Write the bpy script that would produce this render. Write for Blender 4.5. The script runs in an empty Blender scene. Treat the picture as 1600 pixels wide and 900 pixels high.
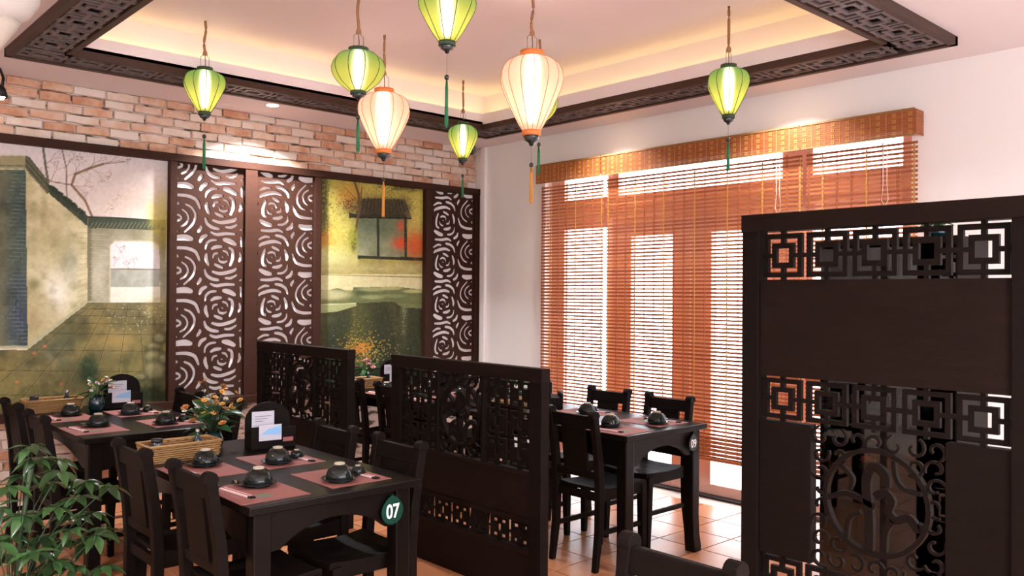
import bpy, bmesh, math, random
import numpy as np
from mathutils import Vector, Matrix
random.seed(7); np.random.seed(7)
S = bpy.context.scene; COL = S.collection
PI = math.pi
# ------------------------------------------------------------------ camera
cam = bpy.data.cameras.new('camera'); camo = bpy.data.objects.new('camera', cam); COL.objects.link(camo)
cam.sensor_width = 36; cam.lens = 1321.03/1600*36; cam.clip_start = 0.05
camo.matrix_world = Matrix(((0.736038,-0.010487,-0.676859,-5.3139),(-0.676901,-0.000661,-0.736073,-6.3205),(0.007272,0.999945,-0.007586,1.5),(0,0,0,1)))
S.camera = camo
# ------------------------------------------------------------------ view, world
S.view_settings.view_transform = 'Standard'; S.view_settings.look = 'None'
S.view_settings.exposure = 1.12; S.view_settings.gamma = 1.0; S.view_settings.use_curve_mapping = False
W = bpy.data.worlds.new('sky'); S.world = W; W.use_nodes = True
bgn = W.node_tree.nodes['Background']; bgn.inputs[0].default_value = (0.90, 0.95, 1.0, 1); bgn.inputs[1].default_value = 5.0
S.cycles.max_bounces = 8; S.cycles.transparent_max_bounces = 12; S.cycles.sample_clamp_indirect = 6.0
S.cycles.caustics_reflective = False; S.cycles.caustics_refractive = False
LIGHTS = dict(down=40.0, cove=2.3, bulb=9.0)
# ------------------------------------------------------------------ helpers
def tag(o, label=None, cat=None, group=None, kind=None):
    if label: o['label'] = label
    if cat: o['category'] = cat
    if group: o['group'] = group
    if kind: o['kind'] = kind
    return o
def thing(name, label, cat, loc=(0,0,0), rz=0, group=None):
    o = bpy.data.objects.new(name, None); COL.objects.link(o); o.empty_display_size = .05
    o.location = loc; o.rotation_euler = (0,0,rz)
    return tag(o, label, cat, group)
def place(name, me, parent=None, loc=(0,0,0), rot=(0,0,0), mat=None):
    o = bpy.data.objects.new(name, me); COL.objects.link(o); o.parent = parent
    o.location = loc; o.rotation_euler = rot
    return o
def kids(o): return [c for c in bpy.data.objects if c.parent == o]
KID = {}
def register(o):
    "remember a finished thing's children so it can be copied without searching"
    L = []
    def rec(p, d):
        for c in bpy.data.objects:
            if c.parent == p: L.append((c, p)); rec(c, d+1)
    rec(o, 0); KID[o.name] = L; return o
def dup(root, loc, rz=0, label=None, group=None):
    r = root.copy(); COL.objects.link(r); r.location = loc; r.rotation_euler = (0,0,rz)
    if label: r['label'] = label
    if group: r['group'] = group
    m = {root: r}
    for c, p in KID[root.name]:
        n = c.copy(); COL.objects.link(n); n.parent = m[p]; m[c] = n
    return r
class M:
    def __init__(s): s.v=[]; s.f=[]; s.sm=[]
    def add(s, vs, fs, smooth=False):
        b=len(s.v); s.v += [tuple(x) for x in vs]; s.f += [tuple(i+b for i in f) for f in fs]; s.sm += [smooth]*len(fs); return s
    def box(s, x0,x1,y0,y1,z0,z1, T=None):
        x0,x1=min(x0,x1),max(x0,x1); y0,y1=min(y0,y1),max(y0,y1); z0,z1=min(z0,z1),max(z0,z1)
        vs=[(x0,y0,z0),(x1,y0,z0),(x1,y1,z0),(x0,y1,z0),(x0,y0,z1),(x1,y0,z1),(x1,y1,z1),(x0,y1,z1)]
        if T: vs=[T(v) for v in vs]
        return s.add(vs,[(0,3,2,1),(4,5,6,7),(0,1,5,4),(1,2,6,5),(2,3,7,6),(3,0,4,7)])
    def prism(s, pts, a, b, ax):
        "polygon pts extruded from a to b along axis ax ('x','y','z')"
        n=len(pts)
        def P(p,t): return (t,p[0],p[1]) if ax=='x' else (p[0],t,p[1]) if ax=='y' else (p[0],p[1],t)
        vs=[P(p,a) for p in pts]+[P(p,b) for p in pts]
        return s.add(vs,[tuple(range(n))[::-1],tuple(range(n,2*n))]+[(i,(i+1)%n,n+(i+1)%n,n+i) for i in range(n)])
    def loft(s, rings, cap=True, smooth=True, closed=True):
        n=len(rings[0]); vs=[p for r in rings for p in r]; fs=[]
        for k in range(len(rings)-1):
            for i in range(n if closed else n-1):
                a=k*n+i; b=k*n+(i+1)%n; fs.append((a,b,b+n,a+n))
        s.add(vs,fs,smooth)
        if cap and closed:
            b=len(s.v)-len(vs); s.f.append(tuple(b+i for i in range(n))[::-1]); s.sm.append(False)
            s.f.append(tuple(b+len(vs)-n+i for i in range(n))); s.sm.append(False)
        return s
    def lathe(s, prof, n=20, c=(0,0,0), cap=False, smooth=True):
        rings=[[(c[0]+r*math.cos(2*PI*i/n),c[1]+r*math.sin(2*PI*i/n),c[2]+z) for i in range(n)] for r,z in prof]
        return s.loft(rings,cap,smooth)
    def tube(s, pts, r, n=6, cap=True):
        pts=[Vector(p) for p in pts]; rings=[]; up=Vector((0,0,1))
        for i,p in enumerate(pts):
            t=(pts[min(i+1,len(pts)-1)]-pts[max(i-1,0)]).normalized()
            a=t.cross(up); 
            if a.length<.05: a=t.cross(Vector((1,0,0)))
            a.normalize(); b=t.cross(a); rr=r[i] if isinstance(r,(list,tuple)) else r
            rings.append([p+a*rr*math.cos(2*PI*k/n)+b*rr*math.sin(2*PI*k/n) for k in range(n)])
        return s.loft(rings,cap)
    def ribbon(s, pts, w, t0, t1, fr):
        "flat ribbon following 2D pts (u,v), width w, between depth t0 and t1; fr maps (u,v,t) to 3D"
        L=[];R=[]
        for i,p in enumerate(pts):
            a=pts[max(i-1,0)]; b=pts[min(i+1,len(pts)-1)]; d=math.hypot(b[0]-a[0],b[1]-a[1]) or 1
            nx,ny=-(b[1]-a[1])/d,(b[0]-a[0])/d; ww=(w[i] if isinstance(w,(list,tuple)) else w)/2
            L.append((p[0]+nx*ww,p[1]+ny*ww)); R.append((p[0]-nx*ww,p[1]-ny*ww))
        rings=[[fr(*L[i],t0),fr(*R[i],t0),fr(*R[i],t1),fr(*L[i],t1)] for i in range(len(pts))]
        return s.loft(rings,True,False)
    def mesh(s, name, mat=None):
        me=bpy.data.meshes.new(name); me.from_pydata(s.v,[],s.f); me.polygons.foreach_set('use_smooth',s.sm)
        if mat: me.materials.append(mat)
        bm=bmesh.new(); bm.from_mesh(me); bmesh.ops.recalc_face_normals(bm,faces=bm.faces); bm.to_mesh(me); bm.free()
        return me
    def build(s, name, mat, parent=None, loc=(0,0,0), rot=(0,0,0), bevel=0):
        o=place(name, s.mesh(name,mat), parent, loc, rot)
        if bevel:
            b=o.modifiers.new('bevel','BEVEL'); b.width=bevel; b.segments=2; b.limit_method='ANGLE'; b.angle_limit=.8
        return o
def struct(o): o['kind']='structure'; return o
# ------------------------------------------------------------------ materials
def nt(name):
    m=bpy.data.materials.new(name); m.use_nodes=True; n=m.node_tree.nodes; l=m.node_tree.links
    return m,n,l,n['Principled BSDF']
def mat(name, col, rough=.5, metal=0, spec=.5, noise=0, nscale=20, bump=0, bscale=80, emit=None, es=0, coat=0, rand=0, stretch=None):
    m,n,l,b=nt(name); c=(*col,1) if len(col)==3 else col
    b.inputs['Base Color'].default_value=c; b.inputs['Roughness'].default_value=rough; b.inputs['Metallic'].default_value=metal
    b.inputs['Specular IOR Level'].default_value=spec; b.inputs['Coat Weight'].default_value=coat; b.inputs['Coat Roughness'].default_value=.12
    if noise or bump or rand:
        tc=n.new('ShaderNodeTexCoord'); mp=n.new('ShaderNodeMapping'); l.new(tc.outputs['Object'],mp.inputs[0])
        if stretch: mp.inputs['Scale'].default_value=stretch
    if noise or rand:
        hs=n.new('ShaderNodeHueSaturation'); hs.inputs['Color'].default_value=c; l.new(hs.outputs[0],b.inputs['Base Color'])
        v=n.new('ShaderNodeMath'); v.operation='ADD'; v.inputs[0].default_value=1-noise/2-rand/2; v.inputs[1].default_value=0; l.new(v.outputs[0],hs.inputs['Value'])
        if noise:
            nz=n.new('ShaderNodeTexNoise'); nz.inputs['Scale'].default_value=nscale; nz.inputs['Detail'].default_value=6; l.new(mp.outputs[0],nz.inputs['Vector'])
            k=n.new('ShaderNodeMath'); k.operation='MULTIPLY'; k.inputs[1].default_value=noise; l.new(nz.outputs[0],k.inputs[0])
            l.new(k.outputs[0],v.inputs[1])
        if rand:
            oi=n.new('ShaderNodeObjectInfo'); k2=n.new('ShaderNodeMath'); k2.operation='MULTIPLY_ADD'; k2.inputs[1].default_value=rand; k2.inputs[2].default_value=1-noise/2-rand/2
            l.new(oi.outputs['Random'],k2.inputs[0]); l.new(k2.outputs[0],v.inputs[0])
    if bump:
        nb=n.new('ShaderNodeTexNoise'); nb.inputs['Scale'].default_value=bscale; nb.inputs['Detail'].default_value=4; l.new(mp.outputs[0],nb.inputs['Vector'])
        bp=n.new('ShaderNodeBump'); bp.inputs['Strength'].default_value=bump; bp.inputs['Distance'].default_value=.004; l.new(nb.outputs[0],bp.inputs['Height']); l.new(bp.outputs[0],b.inputs['Normal'])
    if emit: b.inputs['Emission Color'].default_value=(*emit,1); b.inputs['Emission Strength'].default_value=es
    return m
WOOD=mat('dark_wood',(.0080,.0050,.0040),.52,noise=.9,nscale=9,bump=.12,bscale=40,stretch=(1,1,6),spec=.05)
WOODH=mat('dark_wood_across',(.0115,.0062,.0046),.52,noise=.9,nscale=8,bump=.12,bscale=30,stretch=(6,1,6),spec=.06)
BLACKW=mat('table_wood',(.005,.0032,.0026),.28,noise=.9,nscale=6,bump=.05,stretch=(6,1,1),spec=.14)
FRAMEW=mat('panel_wood',(.040,.016,.010),.55,noise=.5,nscale=10,bump=.1,stretch=(1,1,5),spec=.1)
WHITE=mat('white_wall_paint',(.88,.835,.81),.75,bump=.05,bscale=120)
CEIL=mat('ceiling_paint',(.84,.76,.79),.8,bump=.04,bscale=100)
BACK=mat('backing_paint',(.80,.73,.72),.8)
LEDM=mat('led_strip',(1,.8,.5),.5,emit=(1,.74,.28),es=LIGHTS['cove'])
GLOW=mat('downlight_glow',(1,1,1),.5,emit=(1,.95,.86),es=14)
METALD=mat('dark_metal',(.02,.02,.022),.4,metal=.6)
STEEL=mat('steel',(.3,.3,.3),.25,metal=1)
PLASTW=mat('white_plastic',(.78,.76,.73),.4)
BEIGE=mat('beige_plastic',(.60,.54,.46),.5)
DOORM=mat('door_frame_paint',(.74,.44,.36),.45)
FRETB=mat('fret_bar',(.12,.095,.097),.5,noise=.4)
FRETE=mat('fret_edge',(.06,.032,.024),.5,spec=.2)
DARK=mat('near_black_board',(.006,.005,.005),.6,spec=.2)
CERAM=mat('black_glazed_ceramic',(.007,.009,.008),.07,spec=.32,noise=.5,nscale=60)
RIMM=mat('bare_clay_rim',(.42,.34,.25),.5)
PLATE=mat('dark_plate_glaze',(.006,.008,.009),.15,spec=.25)
MATM=mat('placemat_weave',(.24,.078,.064),.7,noise=.5,nscale=160,bump=.3,bscale=300)
GREENP=mat('green_print',(.10,.17,.11),.7)
PAPER=mat('paper_sleeve',(.66,.46,.43),.6)
PAPERR=mat('red_print',(.30,.05,.06),.6)
CARD=mat('white_card',(.50,.46,.52),.5)
BLUEC=mat('blue_print',(.22,.42,.66),.5)
REDC=mat('red_label',(.30,.08,.07),.5)
WICK=mat('wicker',(.30,.155,.05),.6,noise=.6,nscale=90,bump=.4)
TEAL=mat('teal_glass',(.004,.020,.024),.08,spec=.5)
JARM=mat('jar_black',(.012,.014,.018),.1,coat=.5)
LIME=mat('yellow_fruit',(.62,.36,.10),.5)
STEMM=mat('stem_green',(.03,.05,.018),.6)
ROPE=mat('jute_rope',(.36,.19,.10),.9,noise=.5,nscale=120,bump=.6,bscale=200)
WIRE=mat('wire',(.08,.06,.055),.4,metal=.5)
BEADM=mat('bead_black',(.010,.018,.020),.2,coat=.4)
TASG=mat('tassel_green',(.03,.24,.10),.6); TASO=mat('tassel_orange',(.80,.36,.06),.6)
GRIB=mat('green_rib',(.05,.09,.02),.6); ORIB=mat('orange_rib',(.50,.20,.08),.6)
GRING=mat('green_ring',(.035,.07,.035),.6); ORING=mat('orange_ring',(.80,.26,.07),.6)
BADGE=mat('badge_green',(.003,.035,.024),.4,spec=.2); BADGED=mat('badge_dark',(.003,.012,.012),.3); TXT=mat('badge_white',(.85,.85,.85),.5)
GROUT=mat('grout',(.46,.36,.30),.85)
POT=mat('clay_pot',(.25,.11,.06),.6)
PAVE=mat('outdoor_paving',(.75,.75,.75),.7)
CAMG=mat('camera_grey',(.16,.16,.15),.4)
LENSM=mat('lens_black',(.01,.01,.01),.1)
def petal(name,c): return mat(name,c,.5,rand=.3)
P_PINK=petal('petal_pink',(.62,.20,.24)); P_WHITE=petal('petal_white',(.75,.68,.55)); P_YEL=petal('petal_yellow',(.62,.33,.07)); P_RED=petal('petal_red',(.62,.06,.04)); P_ORG=petal('petal_orange',(.42,.16,.035)); P_MAUVE=petal('petal_mauve',(.50,.30,.32))
def leafmat(name,c,tr=.3,rough=.35):
    m,n,l,b=nt(name); b.inputs['Base Color'].default_value=(*c,1); b.inputs['Roughness'].default_value=rough; b.inputs['Coat Weight'].default_value=.15
    oi=n.new('ShaderNodeObjectInfo'); hs=n.new('ShaderNodeHueSaturation'); hs.inputs['Color'].default_value=(*c,1)
    k=n.new('ShaderNodeMath'); k.operation='MULTIPLY_ADD'; k.inputs[1].default_value=1.1; k.inputs[2].default_value=.45; l.new(oi.outputs['Random'],k.inputs[0]); l.new(k.outputs[0],hs.inputs['Value'])
    l.new(hs.outputs[0],b.inputs['Base Color'])
    t=n.new('ShaderNodeBsdfTranslucent'); l.new(hs.outputs[0],t.inputs[0]); mx=n.new('ShaderNodeMixShader'); mx.inputs[0].default_value=tr
    l.new(b.outputs[0],mx.inputs[1]); l.new(t.outputs[0],mx.inputs[2]); l.new(mx.outputs[0],n['Material Output'].inputs[0]); return m
LEAF=leafmat('schefflera_leaf',(.038,.088,.026),.22,.3); LEAFD=leafmat('dark_leaf',(.035,.10,.03))
def brickmat():
    m,n,l,b=nt('brick'); b.inputs['Roughness'].default_value=.85
    oi=n.new('ShaderNodeObjectInfo'); tc=n.new('ShaderNodeTexCoord')
    ad=n.new('ShaderNodeVectorMath'); ad.operation='MULTIPLY_ADD'; cx=n.new('ShaderNodeCombineXYZ'); 
    for i in range(3): l.new(oi.outputs['Random'],cx.inputs[i])
    l.new(cx.outputs[0],ad.inputs[0]); ad.inputs[1].default_value=(37,53,71); l.new(tc.outputs['Object'],ad.inputs[2])
    nz=n.new('ShaderNodeTexNoise'); nz.inputs['Scale'].default_value=9; nz.inputs['Detail'].default_value=8; nz.inputs['Roughness'].default_value=.65; l.new(ad.outputs[0],nz.inputs['Vector'])
    s=n.new('ShaderNodeMath'); s.operation='MULTIPLY_ADD'; s.inputs[1].default_value=.55; l.new(oi.outputs['Random'],s.inputs[0])
    o2=n.new('ShaderNodeMath'); o2.operation='SUBTRACT'; o2.inputs[1].default_value=.27; l.new(nz.outputs[0],o2.inputs[0]); l.new(o2.outputs[0],s.inputs[2])
    cr=n.new('ShaderNodeValToRGB'); l.new(s.outputs[0],cr.inputs[0])
    e=cr.color_ramp.elements; e[0].position=.18; e[0].color=(.50,.24,.14,1); e[1].position=.70; e[1].color=(.74,.63,.55,1)
    x=e.new(.36); x.color=(.64,.39,.26,1); x=e.new(.50); x.color=(.69,.51,.40,1)
    l.new(cr.outputs[0],b.inputs['Base Color'])
    bp=n.new('ShaderNodeBump'); bp.inputs['Strength'].default_value=.5; bp.inputs['Distance'].default_value=.006; l.new(nz.outputs[0],bp.inputs['Height']); l.new(bp.outputs[0],b.inputs['Normal'])
    return m
BRICK=brickmat()
def mortarmat():
    m,n,l,b=nt('mortar'); b.inputs['Roughness'].default_value=.95
    tc=n.new('ShaderNodeTexCoord'); mp=n.new('ShaderNodeMapping'); mp.inputs['Scale'].default_value=(3,1,9); l.new(tc.outputs['Object'],mp.inputs[0])
    nz=n.new('ShaderNodeTexNoise'); nz.inputs['Scale'].default_value=2.6; nz.inputs['Detail'].default_value=5; l.new(mp.outputs[0],nz.inputs['Vector'])
    cr=n.new('ShaderNodeValToRGB'); e=cr.color_ramp.elements; e[0].position=.40; e[0].color=(.09,.07,.05,1); e[1].position=.50; e[1].color=(.60,.50,.44,1)
    l.new(nz.outputs[0],cr.inputs[0]); l.new(cr.outputs[0],b.inputs['Base Color']); return m
MORTAR=mortarmat()
def tilemat():
    m,n,l,b=nt('terracotta_tile'); b.inputs['Roughness'].default_value=.32
    oi=n.new('ShaderNodeObjectInfo'); tc=n.new('ShaderNodeTexCoord'); nz=n.new('ShaderNodeTexNoise'); nz.inputs['Scale'].default_value=14; nz.inputs['Detail'].default_value=6; l.new(tc.outputs['Object'],nz.inputs['Vector'])
    s=n.new('ShaderNodeMath'); s.operation='ADD'; l.new(oi.outputs['Random'],s.inputs[0]); l.new(nz.outputs[0],s.inputs[1])
    cr=n.new('ShaderNodeValToRGB'); e=cr.color_ramp.elements; e[0].position=.2; e[0].color=(.36,.125,.050,1); e[1].position=1.0; e[1].color=(.50,.21,.095,1)
    k=n.new('ShaderNodeMath'); k.operation='MULTIPLY'; k.inputs[1].default_value=.62; l.new(s.outputs[0],k.inputs[0]); l.new(k.outputs[0],cr.inputs[0]); l.new(cr.outputs[0],b.inputs['Base Color']); 
    bp=n.new('ShaderNodeBump'); bp.inputs['Strength'].default_value=.15; bp.inputs['Distance'].default_value=.003; l.new(nz.outputs[0],bp.inputs['Height']); l.new(bp.outputs[0],b.inputs['Normal']); return m
TILE=tilemat()
def paintmat():
    m,n,l,b=nt('mural_print'); b.inputs['Roughness'].default_value=.6; b.inputs['Specular IOR Level'].default_value=.12
    a=n.new('ShaderNodeVertexColor'); a.layer_name='print'; l.new(a.outputs[0],b.inputs['Base Color']); return m
MURAL=paintmat()
def glassmat(name='pane_glass',tint=(.97,.98,1,1)):
    m=bpy.data.materials.new(name); m.use_nodes=True; n=m.node_tree.nodes; l=m.node_tree.links; n.clear()
    o=n.new('ShaderNodeOutputMaterial'); t=n.new('ShaderNodeBsdfTransparent'); t.inputs[0].default_value=tint; g=n.new('ShaderNodeBsdfGlossy'); g.inputs['Roughness'].default_value=.02
    mx=n.new('ShaderNodeMixShader'); mx.inputs[0].default_value=.05; l.new(t.outputs[0],mx.inputs[1]); l.new(g.outputs[0],mx.inputs[2]); l.new(mx.outputs[0],o.inputs[0]); return m
GLASS=glassmat()
def slatmat():
    m,n,l,b=nt('bamboo_slat'); b.inputs['Roughness'].default_value=.45
    tc=n.new('ShaderNodeTexCoord'); mp=n.new('ShaderNodeMapping'); mp.inputs['Scale'].default_value=(1,2.5,60); l.new(tc.outputs['Object'],mp.inputs[0])
    nz=n.new('ShaderNodeTexNoise'); nz.inputs['Scale'].default_value=6; nz.inputs['Detail'].default_value=4; l.new(mp.outputs[0],nz.inputs['Vector'])
    oi=n.new('ShaderNodeObjectInfo'); ad=n.new('ShaderNodeMath'); ad.operation='MULTIPLY_ADD'; ad.inputs[1].default_value=.35; l.new(oi.outputs['Random'],ad.inputs[0]); l.new(nz.outputs[0],ad.inputs[2])
    cr=n.new('ShaderNodeValToRGB'); e=cr.color_ramp.elements; e[0].position=.35; e[0].color=(.26,.060,.022,1); e[1].position=.95; e[1].color=(.52,.165,.05,1); l.new(ad.outputs[0],cr.inputs[0]); l.new(cr.outputs[0],b.inputs['Base Color'])
    t=n.new('ShaderNodeBsdfTranslucent'); l.new(cr.outputs[0],t.inputs[0]); mx=n.new('ShaderNodeMixShader'); mx.inputs[0].default_value=.10; l.new(b.outputs[0],mx.inputs[1]); l.new(t.outputs[0],mx.inputs[2]); l.new(mx.outputs[0],n['Material Output'].inputs[0]); return m
SLAT=slatmat()
CORDM=mat('blind_cord_yellow',(.55,.26,.05),.7,noise=.7,nscale=200)
CORDR=mat('blind_cord_rust',(.34,.09,.03),.7)
CORDW=mat('pull_cord',(.75,.55,.45),.7)
def shade(name, top, low):
    "silk shade: translucent fabric whose dye runs from one colour at the crown to another below, a little light passes straight through"
    m=bpy.data.materials.new(name); m.use_nodes=True; n=m.node_tree.nodes; l=m.node_tree.links; n.clear()
    o=n.new('ShaderNodeOutputMaterial'); tc=n.new('ShaderNodeTexCoord'); sp=n.new('ShaderNodeSeparateXYZ'); l.new(tc.outputs['Generated'],sp.inputs[0])
    nz=n.new('ShaderNodeTexNoise'); nz.inputs['Scale'].default_value=70; l.new(tc.outputs['Object'],nz.inputs['Vector'])
    ad=n.new('ShaderNodeMath'); ad.operation='MULTIPLY_ADD'; ad.inputs[1].default_value=.12; l.new(nz.outputs[0],ad.inputs[0]); l.new(sp.outputs[2],ad.inputs[2])
    cr=n.new('ShaderNodeValToRGB'); e=cr.color_ramp.elements; e[0].position=.45; e[0].color=(*low,1); e[1].position=.95; e[1].color=(*top,1); l.new(ad.outputs[0],cr.inputs[0])
    t=n.new('ShaderNodeBsdfTranslucent'); d=n.new('ShaderNodeBsdfDiffuse'); tr=n.new('ShaderNodeBsdfRefraction'); tr.inputs['Roughness'].default_value=.62; tr.inputs['IOR'].default_value=1.3; em=n.new('ShaderNodeEmission'); em.inputs[1].default_value=.10
    wm=n.new('ShaderNodeMix'); wm.data_type='RGBA'; wm.inputs[0].default_value=.6; wm.inputs[7].default_value=(1,1,.92,1); l.new(cr.outputs[0],wm.inputs[6]); l.new(wm.outputs[2],tr.inputs[0])
    for q in (t,d,em): l.new(cr.outputs[0],q.inputs[0])
    m1=n.new('ShaderNodeMixShader'); m1.inputs[0].default_value=.72; l.new(d.outputs[0],m1.inputs[1]); l.new(t.outputs[0],m1.inputs[2])
    m2=n.new('ShaderNodeMixShader'); m2.inputs[0].default_value=.20; l.new(m1.outputs[0],m2.inputs[1]); l.new(tr.outputs[0],m2.inputs[2])
    a=n.new('ShaderNodeAddShader'); l.new(m2.outputs[0],a.inputs[0]); l.new(em.outputs[0],a.inputs[1]); l.new(a.outputs[0],o.inputs[0]); return m
SH_G=shade('green_silk',(.13,.24,.06),(.40,.38,.075)); SH_P=shade('peach_silk',(.78,.36,.28),(.80,.40,.29))
BULB=mat('bulb_glow',(1,1,1),.5,emit=(1,.93,.78),es=LIGHTS['bulb'])
# ------------------------------------------------------------------ room shell
ZC=2.913
fl=struct(M().box(-8,0.3,-9,0.3,-.05,-.006).build('floor',GROUT))
p=.312; X0,Y0=-1.71,-3.085; g=.004; tv=[]
m=M(); e=.151; m.prism([(-e,-e+.004),(-e+.004,-e),(e-.004,-e),(e,-e+.004),(e,e-.004),(e-.004,e),(-e+.004,e),(-e,e-.004)],-.006,0,'z')
tme=m.mesh('tile',TILE)
cells=[]
for i in range(-14,6):
    for j in range(-10,11):
        x=X0+(i+.5)*p; y=Y0+(j+.5)*p
        if x<-.05 and y<-.02 and y>-6.2: cells.append((x,y))
def vis(c):
    d=math.hypot(c[0]+5.31,c[1]+6.32); 
    return ((c[0]>-3.6 and c[1]>-4.6) or c[1]>-4.2)
near=[c for c in cells if vis(c)]
near.sort(key=lambda c:math.hypot(c[0]+5.31,c[1]+6.32))
for x,y in near[:290]:
    place('tile',tme,fl,(x,y,0),(0,0,random.choice([0,1,2,3])*PI/2))
rest=M()
for x,y in near[290:]+[c for c in cells if not vis(c)]: rest.box(x-.152,x+.152,y-.152,y+.152,-.006,0)
o=rest.build('tile_field',TILE,fl); o['kind']='stuff'
struct(M().box(.3,9,-9,4,-.12,-.04).build('ground_outside',PAVE))
# walls
struct(M().box(-8,0,.0,.15,0,3.3).build('wall_back',MORTAR))
struct(M().box(-8,-7.9,-9,0,0,3.3).build('wall_left',WHITE))
wf_=M(); wf_.box(-8,-7.1,-9,-8.9,0,3.3); wf_.box(-1.5,.1,-9,-8.9,0,3.3); wf_.box(-7.1,-1.5,-9,-8.9,0,.9); wf_.box(-7.1,-1.5,-9,-8.9,2.75,3.3); struct(wf_.build('wall_front',WHITE))
d_=thing('window_fill',None,None); d_['kind']='structure'  # unseen window added behind the camera, placed and sized to light the brick wall
for k_ in range(4): M().box(-7.1+1.4*k_+.04,-5.7+1.4*k_-.04,-8.96,-8.94,.9,2.75).build('pane',GLASS,d_)
for k_ in range(5): M().box(-7.14+1.4*k_,-7.06+1.4*k_,-8.98,-8.92,.9,2.75).build('frame_bar',DOORM,d_)
struct(M().box(-20,-8,-20,4,-.12,-.04).build('ground_outside',PAVE)); struct(M().box(-8,9,-20,-9,-.12,-.04).build('ground_outside',PAVE))
w=M(); w.box(0,.2,-.97,.15,0,3.3); w.box(0,.2,-4.30,-4.16,0,3.3); w.box(0,.2,-4.16,-.97,2.60,3.3); w.box(0,.2,-9,-4.30,0,3.3)
wr=struct(w.build('wall_right',WHITE))
struct(M().box(-.035,0,-.185,-.115,0,2.913).build('trim_1',WHITE,None,bevel=.008))
# ceiling: soffit ring, cove, raised ceiling
ix0,ix1,iy0,iy1=-3.90,-.745,-4.305,-.975
c=M(); c.box(-8,ix0,-9,.1,ZC,3.0); c.box(ix1,.2,-9,.1,ZC,3.0); c.box(ix0,ix1,iy1,.1,ZC,3.0); c.box(ix0,ix1,-9,iy0,ZC,3.0)
o_=.17; zu=3.2
c.box(ix0-o_-.1,ix1+o_+.1,iy0-o_-.1,iy1+o_+.1,zu,zu+.08)
for a in ((ix0-o_-.05,ix0-o_,iy0-o_,iy1+o_),(ix1+o_,ix1+o_+.05,iy0-o_,iy1+o_),(ix0-o_-.05,ix1+o_+.05,iy1+o_,iy1+o_+.05),(ix0-o_-.05,ix1+o_+.05,iy0-o_-.05,iy0-o_)): c.box(*a,3.0,zu+.02)
ce=struct(c.build('ceiling',CEIL))
for a in ((ix0-.13,ix0-.10,iy0-.1,iy1+.1),(ix1+.10,ix1+.13,iy0-.1,iy1+.1),(ix0-.1,ix1+.1,iy1+.10,iy1+.13),(ix0-.1,ix1+.1,iy0-.13,iy0-.10)):
    M().box(*a,3.001,3.012).build('led_strip',LEDM,ce)
# bricks
bm_=[]
for k in range(5):
    L=.205; Hh=.056; T=.016; m=M()
    n=4; r=random.Random(k)
    def edge(z,amp): return [(-L/2+L*i/n, z+r.uniform(-amp,amp)) for i in range(n+1)]
    bot=edge(-Hh/2,.003); top=edge(Hh/2,.0045)[::-1]
    outl=bot+top; inn=[(x*.965,z*.86) for x,z in outl]; N=len(outl)
    vs=[(x,0,z) for x,z in outl]+[(x,-T*.55,z) for x,z in outl]+[(x,-T+r.uniform(-.002,.002),z) for x,z in inn]
    fs=[(i,(i+1)%N,N+(i+1)%N,N+i) for i in range(N)]+[(N+i,N+(i+1)%N,2*N+(i+1)%N,2*N+i) for i in range(N)]
    fs+=[(2*N+i,2*N+i+1,2*N+N-2-i,2*N+N-1-i) for i in range(n)]
    m.add(vs,fs); bm_.append(m.mesh('brick',BRICK))
wb=bpy.data.objects['wall_back']
cnt=0
for row in range(44):
    zc=2.883-row*.0665
    if zc<0: break
    up=zc>2.5; 
    if not up and zc>.66: continue
    off=(row%2)*.11+random.uniform(-.02,.02)
    x=-.01-off*.0-.104 if row%2 else -.06
    x1=-4.75
    xx=-.004
    first=.105 if row%2 else .205
    while xx>x1:
        Lb=(first if xx==-.004 else random.uniform(.185,.215))
        xc=xx-Lb/2
        if up or xc<-3.3:
            b=place('brick',random.choice(bm_),wb,(xc,0,zc+random.uniform(-.002,.002)),(0,random.uniform(-.012,.012),0)); b.scale=((Lb)/.205,random.uniform(.7,1.3),random.uniform(.96,1.05)); cnt+=1
        xx-=Lb+.011
# ------------------------------------------------------------------ rectilinear lattice from a cell mask
def lattice(mask, us, vs_, t0, t1, fr, m):
    "mask[j][i] solid cells between us[i]..us[i+1], vs[j]..vs[j+1]"
    nj,ni=len(mask),len(mask[0])
    def q(u0,u1,v0,v1,t): return [fr(u0,v0,t),fr(u1,v0,t),fr(u1,v1,t),fr(u0,v1,t)]
    for j in range(nj):
        i=0
        while i<ni:
            if mask[j][i]:
                k=i
                while k<ni and mask[j][k]: k+=1
                for t in (t0,t1): m.add(q(us[i],us[k],vs_[j],vs_[j+1],t),[(0,1,2,3)])
                for u in (us[i],us[k]): m.add([fr(u,vs_[j],t0),fr(u,vs_[j+1],t0),fr(u,vs_[j+1],t1),fr(u,vs_[j],t1)],[(0,1,2,3)])
                i=k
            else: i+=1
    for i in range(ni):
        for j in range(nj+1):
            a=mask[j-1][i] if j>0 else False; b=mask[j][i] if j<nj else False
            if a!=b: m.add([fr(us[i],vs_[j],t0),fr(us[i+1],vs_[j],t0),fr(us[i+1],vs_[j],t1),fr(us[i],vs_[j],t1)],[(0,1,2,3)])
def tiled(motif, wx, wy, nx, ny, W_, H_, u0, v0):
    sx=W_/nx/sum(wx); sy=H_/ny/sum(wy); us=[u0]; vs=[v0]
    for _ in range(nx):
        for w_ in wx: us.append(us[-1]+w_*sx)
    for _ in range(ny):
        for w_ in wy: vs.append(vs[-1]+w_*sy)
    mk=[[motif[j%len(wy)][i%len(wx)] for i in range(nx*len(wx))] for j in range(ny*len(wy))]
    return mk,us,vs
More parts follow.
